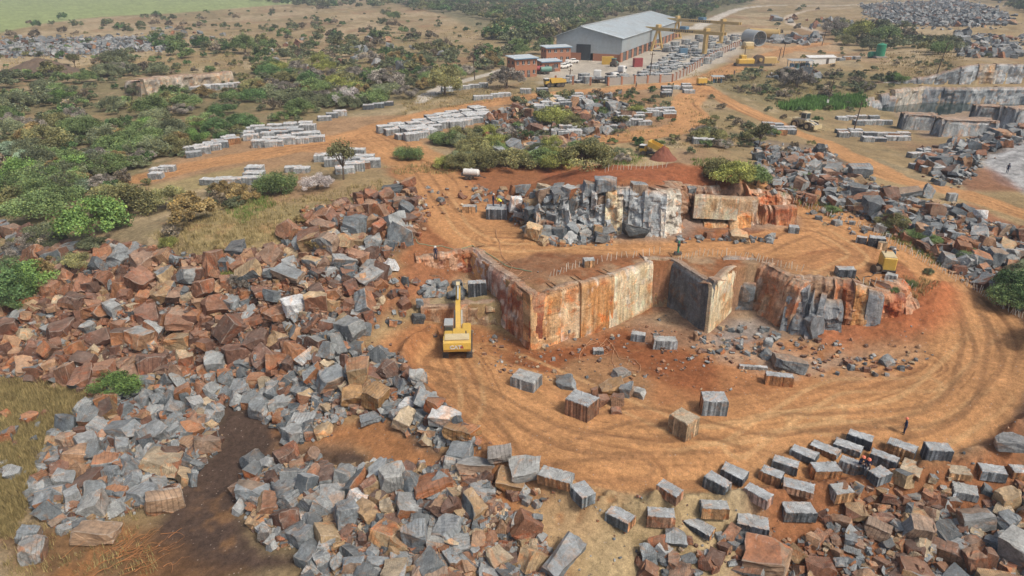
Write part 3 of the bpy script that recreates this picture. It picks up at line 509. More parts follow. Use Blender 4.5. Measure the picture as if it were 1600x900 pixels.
def mass(bb, rz, wl, cols, label, amp=.4, topc=(.36,.26,.19)):
    g, L, W_, H = fit(bb, R(rz), wl); t = thing("rock_mass", label, "cut rock", (g.x, g.y, g.z-.3), 0); cz, s_ = math.cos(R(rz)), math.sin(R(rz)); cr = [(g.x+a*L/2*cz-b_*W_/2*s_, g.y+a*L/2*s_+b_*W_/2*cz) for a, b_ in ((-1,-1),(1,-1),(1,1),(-1,1))]
    for k in range(4):
        p, q = cr[k], cr[(k+1) % 4]; kid(panel(t, p, q, g.z, g.z+H, .4, cols[k % len(cols)], amp, (3,2.4), -.4, seed=int(bb[0])+k, step=.35, top=.8, sk=.5, name="rock_side"), t)
    n = 24; a = np.linspace(-.5, .5, n); X, Y = np.meshgrid(a*(L-.6), a*(W_-.6)); Z = np.full(X.shape, H-.02)+fbm(X*.6, Y*.6, 4, 5)*.5; V = np.stack([X*cz-Y*s_+g.x, X*s_+Y*cz+g.y, Z+g.z], -1).reshape(-1, 3); ii = np.arange(n*n).reshape(n, n)
    kid(link("rock_top", mesh_np("rock_top", V, np.stack([ii[:-1, :-1], ii[:-1, 1:], ii[1:, 1:], ii[1:, :-1]], -1).reshape(-1, 4), cv=np.array(topc)*(1+.6*fbm(V[:, 0]*.5, V[:, 1]*.5, 4, 3))[:, None], m='face'), parent=t), t)
MASSES = [((1403,174,1470,206),-14,.6,[GREY,BLUEG],"rounded grey rock mass at the near end of the dark pool"),((1455,181,1562,216),-8,.45,[LIGHT,GREY],"long pale cut rock bench with rust below, beyond the waste heap"),((1512,162,1568,197),-10,.6,[DGREY,BLUEG],"big dark square rock mass standing on the pale bench"),((1556,164,1640,206),8,.6,[LIGHT,GREY],"broad pale rock mass right of the dark square one")]
RM = lambda: [mass(*q) for q in MASSES]
# ================================================================ labels: each thing is named by its look and by the nearest landmark
LM = [(60,72,"the far rubble band"),(150,20,"the green crop field"),(75,103,"the dark spoil heap"),(290,140,"the old pale quarry cut"),(430,213,"the left block yard"),(670,193,"the long block yard"),(540,255,"the thin thorn tree"),
 (145,345,"the bright green bush"),(435,287,"the round green bush"),(495,277,"the pale leafless bush"),(185,598,"the bush amid boulders"),(272,505,"the broad tan boulder"),(463,476,"the pale split boulder"),(610,412,"the white boulder"),
 (720,530,"the yellow excavator"),(681,395,"the lone white-helmeted worker"),(737,273,"the white water bowser"),(775,333,"the block carrying workers"),(822,595,"the pit corner block"),(908,635,"the cream topped block"),(1068,662,"the tall tan block"),
 (1115,630,"the lone pit floor block"),(1235,565,"the pointed grey boulder"),(1412,667,"the haul road worker"),(1345,718,"the seated workers"),(1382,412,"the yellow compressor"),(1257,188,"the wheel loader"),(960,70,"the warehouse"),
 (815,105,"the taller brick office"),(868,82,"the long brick office"),(1060,50,"the gantry cranes"),(1374,80,"the green water tank"),(1283,92,"the long white shed"),(1175,62,"the big steel tube"),(1028,240,"the dump truck"),(1425,168,"the quarry pool"),
 (1310,160,"the green reeds"),(741,105,"the pale path pole"),(1467,92,"the leaning pole"),(190,862,"the orange branches"),(255,780,"the long pointed boulder"),(150,830,"the flat-bottomed boulder"),(675,748,"the flat orange slab"),
 (1180,100,"the yellow crusher"),(1097,127,"the yellow generator"),(1120,18,"the pale far road"),(1450,20,"the far grey waste heap"),(1590,255,"the white dusty slope"),(1520,180,"the dark rock mass"),(1000,330,"the blasted grey face"),(1335,190,"the block yard pole"),(866,128,"the yellow dump truck"),(1320,424,"the striped lone block"),(1470,575,"the haul road bend"),(900,550,"the tangled orange hose"),(560,560,"the grey heap crest")]
REG = []
ORD = ['', 'second', 'third', 'fourth', 'fifth', 'sixth', 'seventh', 'eighth', 'ninth', 'tenth']+'eleventh twelfth thirteenth fourteenth fifteenth sixteenth seventeenth eighteenth nineteenth twentieth'.split()+['twenty-'+q for q in 'first second third fourth fifth sixth seventh eighth ninth'.split()]+['thirtieth']+['thirty-'+q for q in 'first second third fourth fifth sixth seventh eighth ninth'.split()]
def reg(o, look, u, v): REG.append((o, look, u, v))
def name_all():
    from collections import defaultdict
    g = defaultdict(list)
    for o, look, u, v in REG:
        best = sorted(LM, key=lambda q: (q[0]-u)**2+((q[1]-v)*1.6)**2)[0]; du, dv = u-best[0], v-best[1]
        if abs(du) < 3 and abs(dv) < 3: w = "at"
        elif abs(du) > 2.2*abs(dv): w = "right of" if du > 0 else "left of"
        elif abs(dv) > 2.2*abs(du): w = "in front of" if dv > 0 else "beyond"
        else: w = ("just below and right of" if du > 0 else "just below and left of") if dv > 0 else ("just above and right of" if du > 0 else "just above and left of")
        g[(look, w, best[2])].append((math.hypot(du, dv*1.6), o))
    for (look, w, l), it in g.items():
        it.sort(key=lambda q: q[0])
        for i, (_, o) in enumerate(it):
            base = f"{look} {w} {l}"
            if i: base = f"{look}, {ORD[min(i, 39)]} nearest {w} {l}"
            if len(base.split()) > 16: base = base.replace(" granite", "").replace(" in the blasted face", "").replace(" in the pit wall", "").replace("just above", "above").replace("just below", "below")
            if len(base.split()) > 16: print("LONG", base)
            o["label"] = " ".join(base.split()[:16])
# ================================================================ granite blocks
def block_mesh(L, W_, H, tone, seed, top=None, flute=.035, rough=.03, con=1.):
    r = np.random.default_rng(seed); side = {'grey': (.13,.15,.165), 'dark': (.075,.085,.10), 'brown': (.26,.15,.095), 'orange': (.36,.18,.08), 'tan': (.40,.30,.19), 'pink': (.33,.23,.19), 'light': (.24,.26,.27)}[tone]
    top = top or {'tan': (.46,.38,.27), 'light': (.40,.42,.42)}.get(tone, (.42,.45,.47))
    cor = np.array([(-L/2,-W_/2),(L/2,-W_/2),(L/2,W_/2),(-L/2,W_/2)])+r.normal(0, rough*1.5, (4, 2)); pts = []; cols = []
    for i in range(4):
        a, b = cor[i], cor[(i+1) % 4]; d = b-a; l = np.hypot(*d); n = np.array([d[1], -d[0]])/l; k = max(4, int(l/.17)); face = np.array(side)*r.uniform(.8, 1.25)
        if r.random() < .22*con: face = np.array([(.34,.2,.1),(.30,.16,.08),(.28,.28,.27)][r.integers(3)])
        ts = np.linspace(0, 1, k+1)[:-1]+np.append(0, r.uniform(-.25, .25, k-1)/k)
        for j, t in enumerate(ts):
            pts.append(a+d*t-n*(flute*(j % 2)+r.uniform(0, .02))); cols.append(face*(1+con*((r.uniform(.65, 1.15) if r.random() < .72 else r.uniform(1.5, 2.4))-1)))
    p = np.array(pts); n = len(p); c = p.mean(0); lean = r.normal(0, .02, 2)
    rings = [(0, 1, 0), (.33, 1, r.uniform(-.02, .02)), (.68, 1, 0), (.95, 1., 0), (1., .965, 0)]; V = []
    for z, s_, _ in rings: q = c+(p-c)*s_+lean*z+r.normal(0, .012, p.shape)*(z > 0); V.append(np.column_stack([q, np.full(n, H*z)+(r.normal(0, .02, n) if z > .5 else 0)]))
    V = np.concatenate(V); Fc = []; CC = []
    for k in range(4):
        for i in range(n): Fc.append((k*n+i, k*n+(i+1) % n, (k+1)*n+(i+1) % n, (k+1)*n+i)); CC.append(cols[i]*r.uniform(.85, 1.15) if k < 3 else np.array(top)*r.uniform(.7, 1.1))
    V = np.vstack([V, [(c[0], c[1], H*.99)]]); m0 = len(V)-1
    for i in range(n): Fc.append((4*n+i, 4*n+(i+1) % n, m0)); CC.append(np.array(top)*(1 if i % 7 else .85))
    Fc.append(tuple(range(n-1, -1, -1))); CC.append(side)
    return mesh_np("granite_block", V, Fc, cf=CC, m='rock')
def fit(bb, rz, wl, zg=None, hr=None):
    u0, v0, u1, v1 = bb; bu, bv = (u0+u1)/2, v1-(v1-v0)*.25; L, H = 2.5, 1.3; c, s = math.cos(rz), math.sin(rz)
    for _ in range(14):
        g = hit(bu, bv) if zg is None else Vector((*P(bu, bv, zg), zg)); W_ = L*wl; pr = []
        for a in (-L/2, L/2):
            for b in (-W_/2, W_/2):
                for z in (0, H): pr.append(Q(g.x+a*c-b*s, g.y+a*s+b*c, g.z+z))
        us = [q[0] for q in pr]; vs = [q[1] for q in pr]; dp = pr[0][2]
        L *= (u1-u0)/(max(us)-min(us)); H = min(max(.3*L*wl, H+((v1-v0)-(max(vs)-min(vs)))*dp/F*.8), 2*L)
        if hr: H = L*hr
        bu += (u0+u1)/2-(max(us)+min(us))/2; bv += v1-max(vs)
    return g, L, L*wl, H
def block(bb, ang, wl, tone, look, grp, seed, zg=None, sink=.04, **k):
    g, L, W_, H = fit(bb, R(ang), wl, zg)
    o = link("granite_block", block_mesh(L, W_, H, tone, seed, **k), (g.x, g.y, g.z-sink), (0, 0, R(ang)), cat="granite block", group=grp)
    reg(o, look, (bb[0]+bb[2])/2, (bb[1]+bb[3])/2); return o, g, L, W_, H
RM()
ROW = "granite blocks set out on red soil in the front"
fb = [((840,726,899,769),-22,.5,'light'),((889,748,931,795),-62,.75,'grey'),((1022,747,1069,791),-45,.55,'brown'),((944,785,994,832),-38,.6,'grey'),((1007,790,1057,826),-4,.5,'brown'),((1065,802,1119,845),-42,.5,'dark'),((1090,779,1141,812),-2,.5,'light'),
 ((1097,734,1145,781),-48,.5,'grey'),((1122,720,1170,760),-42,.62,'dark'),((1159,752,1210,797),-45,.5,'pink'),((1149,797,1202,839),-18,.6,'dark'),((1184,725,1226,763),-36,.55,'dark'),((1205,709,1251,745),-30,.5,'grey'),((1231,692,1280,727),-38,.48,'grey'),
 ((1264,685,1315,720),-40,.5,'grey'),((1299,681,1350,716),-36,.5,'grey'),((1321,668,1367,704),-36,.5,'dark'),((1307,709,1360,751),-34,.42,'grey'),((1261,719,1316,752),4,.55,'orange'),((1352,725,1396,762),28,.7,'grey'),((1356,699,1406,740),-36,.48,'dark'),
 ((1380,681,1434,725),-38,.5,'dark'),((1402,717,1446,752),50,.75,'tan'),((1437,689,1491,727),-6,.6,'dark'),((1222,744,1274,781),-22,.5,'brown'),((1291,751,1337,786),8,.8,'light'),((1216,782,1277,817),-2,.55,'grey'),((1475,724,1521,752),-12,.7,'tan'),
 ((1482,750,1532,786),-20,.75,'light'),((1522,721,1577,755),-14,.6,'grey'),((1571,724,1625,752),-8,.6,'grey')]
SEAT = None; FB = []
for i, (bb, a, wl, t) in enumerate(fb):
    q = block(bb, a, wl, t, {'dark': "dark grey grooved granite block", 'grey': "grey drill-grooved granite block", 'brown': "brown sided granite block", 'orange': "orange fronted granite block", 'tan': "tan ended granite block", 'pink': "pinkish sided granite block", 'light': "pale grey granite block"}[t], ROW, 100+i)
    FB.append((q[1].x, q[1].y, q[2]*.8))
    if i == 17: SEAT = q
pit = [((797,574,847,615),-28,.75,'light',"pale topped granite block"),((881,606,936,662),-34,.75,'brown',"cream topped granite block"),((1041,635,1094,692),-50,.8,'tan',"tall tan granite block"),((1091,610,1139,651),-4,.75,'grey',"grey granite block with worn edges"),
 ((984,515,1009,536),-20,.6,'grey',"small grey granite block"),((1018,524,1058,547),-2,.5,'light',"pale grooved granite block"),((926,541,943,555),-5,.8,'grey',"small split granite block"),((759,318,794,343),-3,.75,'dark',"dark square granite block"),((722,318,746,334),-8,.6,'light',"small pale granite block"),
 ((1302,414,1340,435),-4,.6,'dark',"white striped granite block"),((1231,350,1250,366),-15,.9,'grey',"small grooved granite block"),((1336,367,1356,382),-20,.6,'dark',"dark granite block"),((1354,366,1385,388),-18,.6,'dark',"larger dark granite block"),((1381,424,1404,442),-35,.7,'light',"flat pale granite block"),((1380,436,1397,447),-10,.6,'light',"thin pale granite slab"),
 ((1193,578,1242,606),-12,.35,'orange',"orange topped flat granite slab"),((1153,568,1200,580),-6,.2,'brown',"long thin broken granite slab"),((910,401,931,419),10,.8,'light',"small lone grey boulder block"),((1475,300,1498,315),-3,.6,'light',"white topped granite block"),((1370,375,1388,392),-20,.7,'tan',"small tan topped granite block")]
PB = {}
for i, (bb, a, wl, t, look) in enumerate(pit): PB[i] = block(bb, a, wl, t, look, "lone granite blocks in the quarry", 200+i)
PB['led'] = block((731,436,761,466), 6, .5, 'dark', "striped grey granite block", "lone granite blocks in the quarry", 260, zg=2.75, flute=.06)
# block yards: rows of blocks farther back
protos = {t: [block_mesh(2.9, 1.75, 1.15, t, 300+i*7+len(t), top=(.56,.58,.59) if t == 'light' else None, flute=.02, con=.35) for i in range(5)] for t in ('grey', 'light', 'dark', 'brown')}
def yard(q, nr, nc, ang, tone, grp, L=2.9, drop=.1, sk=0):
    for r_ in range(nr):
        for c_ in range(nc):
            if random.random() < drop: continue
            a, b = (c_+.5+random.uniform(-.12, .12))/nc, (r_+.5+random.uniform(-.12, .12))/nr
            u = (q[0][0]*(1-a)+q[1][0]*a)*(1-b)+(q[3][0]*(1-a)+q[2][0]*a)*b; v = (q[0][1]*(1-a)+q[1][1]*a)*(1-b)+(q[3][1]*(1-a)+q[2][1]*a)*b
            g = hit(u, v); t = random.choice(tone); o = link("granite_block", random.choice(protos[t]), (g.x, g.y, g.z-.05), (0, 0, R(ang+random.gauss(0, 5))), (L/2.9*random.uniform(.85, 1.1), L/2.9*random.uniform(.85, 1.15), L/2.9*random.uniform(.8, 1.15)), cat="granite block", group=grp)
            reg(o, {'grey': "grey", 'light': "pale", 'dark': "dark", 'brown': "brown"}[t]+" yard block", u, v)
TL = ['light', 'light', 'light', 'grey']
yard([(365,205),(488,196),(505,222),(402,234)], 5, 5, 12, TL, "blocks in the left yard", 3.3)
yard([(588,207),(752,170),(765,186),(640,223)], 5, 9, 28, TL, "blocks in the long yard", 3.4)
yard([(285,238),(365,217),(372,224),(300,250)], 2, 5, 25, TL, "blocks in the left yard", 3)
yard([(240,265),(262,262),(290,285),(232,284)], 2, 2, 8, TL, "blocks in the left yard", 2.6)
yard([(485,248),(560,238),(592,262),(540,275)], 3, 4, 8, TL+['brown'], "blocks behind the thin tree", 3.4)
yard([(378,268),(412,266),(414,290),(380,291)], 3, 1, 4, ['light'], "blocks behind the thin tree", 3.2)
yard([(322,282),(375,284),(375,292),(322,292)], 1, 3, 3, TL, "blocks behind the thin tree", 2.8)
yard([(452,264),(478,262),(478,273),(452,275)], 1, 2, 3, TL, "blocks behind the thin tree", 2.6)
yard([(830,160),(905,148),(918,164),(835,175)], 4, 6, 10, TL, "blocks beside the boulder jumble", 3)
yard([(960,178),(1052,172),(1050,186),(970,192)], 3, 7, -4, TL+['dark'], "blocks beside the boulder jumble", 3)
yard([(978,191),(1012,191),(1012,199),(978,200)], 1, 3, -2, TL+['dark'], "blocks beside the boulder jumble", 3)
yard([(860,200),(905,202),(905,216),(865,214)], 2, 3, 0, TL, "blocks beside the boulder jumble", 3); yard([(945,200),(962,200),(962,208),(945,208)], 1, 1, 0, TL, "blocks beside the boulder jumble", 3, 0)
yard([(1035,140),(1075,134),(1085,146),(1030,154)], 3, 3, 8, TL+['dark'], "blocks beside the junction", 3)
yard([(1300,183),(1385,181),(1392,198),(1325,200)], 2, 5, -3, TL+['grey'], "blocks in the right yard", 2.8)
yard([(1298,206),(1345,204),(1350,217),(1305,217)], 2, 2, -3, TL+['dark'], "blocks in the right yard", 2.8)
yard([(1350,210),(1418,210),(1418,222),(1345,224)], 2, 4, 0, TL+['dark'], "blocks in the right yard", 2.8)
yard([(1190,195),(1238,196),(1240,212),(1195,212)], 3, 3, -2, TL+['brown'], "blocks in the right yard", 2.8)
yard([(1068,217),(1115,222),(1115,229),(1068,226)], 1, 3, -6, TL+['brown'], "blocks beside the junction", 2.8)
yard([(500,186),(536,176),(538,184),(500,192)], 1, 3, 15, TL, "blocks by the left haul road", 3); yard([(570,168),(612,160),(612,166),(570,175)], 1, 3, 10, ['grey','dark'], "blocks by the left haul road", 3)
yard([(690,140),(760,132),(762,138),(690,146)], 1, 5, 14, TL, "blocks by the left haul road", 3); yard([(740,154),(795,146),(795,152),(740,160)], 1, 4, 10, TL, "blocks by the left haul road", 3)
yard([(800,143),(855,140),(855,147),(800,150)], 1, 4, 8, TL, "blocks by the left haul road", 3)
yard([(1418,240),(1450,236),(1452,246),(1420,250)], 2, 2, 8, TL, "blocks beside the far right track", 2.4); yard([(1420,258),(1470,262),(1475,272),(1425,270)], 1, 3, 0, TL, "blocks beside the far right track", 2.4)
yard([(1310,92),(1340,88),(1345,96),(1310,98)], 1, 4, 5, TL, "blocks by the green tank", 2.8); yard([(302,142),(370,133),(372,138),(305,147)], 1, 6, 16, ['light'], "block row in the old quarry cut", 4.2, 0)
# ================================================================ boulders
def rock_bm(r, dims, cuts):
    bm = bmesh.new(); bmesh.ops.create_cube(bm, size=1); 
    for v in bm.verts: v.co = Vector((v.co.x*dims[0], v.co.y*dims[1], v.co.z*dims[2]))+Vector(r.normal(0, .06, 3))*min(dims)
    for _ in range(cuts):
        n = Vector(r.normal(0, 1, 3)); n.normalize(); sup = sum(abs(n[i])*dims[i]/2 for i in range(3)); d = sup*r.uniform(.55, .88)
        bmesh.ops.bisect_plane(bm, geom=bm.verts[:]+bm.edges[:]+bm.faces[:], plane_co=n*d, plane_no=n, clear_outer=True)
        e = [e for e in bm.edges if e.is_boundary]
        if e: bmesh.ops.holes_fill(bm, edges=e)
    return bm
def to_np(bm):
    bm.verts.index_update(); bm.normal_update(); return np.array([v.co[:] for v in bm.verts]), [[v.index for v in f.verts] for f in bm.faces], np.array([f.normal[:] for f in bm.faces])
def dims_r(r):
    k = r.random(); return (1, r.uniform(.7, .95), r.uniform(.55, .85)) if k < .5 else ((1, r.uniform(.5, .75), r.uniform(.4, .6)) if k < .85 else (1, r.uniform(.6, .9), r.uniform(.22, .38)))
LIB = []; LIBF = []
for i in range(70):
    r = np.random.default_rng(900+i); bm = rock_bm(r, dims_r(r), int(r.integers(2, 7))); LIB.append(to_np(bm))
    bmesh.ops.triangulate(bm, faces=bm.faces[:]); bmesh.ops.subdivide_edges(bm, edges=[e for e in bm.edges if e.calc_length() > .3], cuts=1, use_grid_fill=True); bmesh.ops.triangulate(bm, faces=bm.faces[:])
    v_, f_, _ = to_np(bm); v_ = v_+r.normal(0, .028, v_.shape); me_ = bpy.data.meshes.new("t"); me_.from_pydata(v_.tolist(), [], f_); bm2 = bmesh.new(); bm2.from_mesh(me_); LIBF.append(to_np(bm2)); bm2.free(); bpy.data.meshes.remove(me_); bm.free()
def pick(r, mix):   # mix = (grey share, rust share, tan share)
    k = r.random(); fam = 0 if k < mix[0] else (1 if k < mix[0]+mix[1] else 2); base = (GREYS, RUSTS, TANS)[fam]; c = np.array(base[r.integers(len(base))])
    alt = np.array(STAIN if (fam < 2 and mix[0] < .9 and r.random() < .25) else (RUSTS[r.integers(6)] if fam == 0 and r.random() < .35 else (GREYS if fam == 0 or r.random() < .35 else RUSTS)[r.integers(5)])); return fam, c, alt
def face_cols(r, nrm, c, alt, fam):
    dirs = r.normal(0, 1, (6, 3)); dirs /= np.linalg.norm(dirs, axis=1)[:, None]; lot = r.random(6) < (.22 if fam == 0 else .28); own = (nrm @ dirs.T).argmax(1); t = r.uniform(.8, 1.2, 6)
    return np.where(lot[own][:, None], alt, c)*t[own][:, None]
ROCKS = []   # (u, v, x, y, z, size, mix)
SHARE = {'rust': (.10,.78,.12), 'grey': (.74,.16,.10), 'bottom': (.52,.22,.26), 'buried': (.30,.40,.30), 'brown': (.30,.45,.25), 'browns': (.35,.45,.20), 'right': (.62,.30,.08), 'rightup': (.75,.2,.05), 'talus': (.80,.08,.12), 'jumble': (.60,.35,.05), 'oldband': (.97,.03,0), 'farheap': (.96,.04,0), 'slabs': (1,0,0)}
PLAN = {'rust': (2600, .70, .66), 'grey': (2600, .55, .66), 'bottom': (1700, .56, .68), 'buried': (170, .6, .55), 'brown': (260, .85, .5), 'browns': (120, .6, .6), 'right': (2100, .82, .42), 'rightup': (330, 1.1, .4), 'talus': (200, .95, .4), 'jumble': (300, 1.3, .4), 'oldband': (800, 1.3, .35), 'farheap': (1100, 1.5, .35)}
hand = []    # rocks of note: bbox in the picture, look, colours, flatness
def inpoly(u, v, poly): return bool(inside(np.array([float(u)]), np.array([float(v)]), poly)[0])
HERO = [((250,480,312,518),'tan',"broad tan boulder"),((255,515,305,550),'tan',"squarish tan boulder"),((322,568,385,0),'',''),]
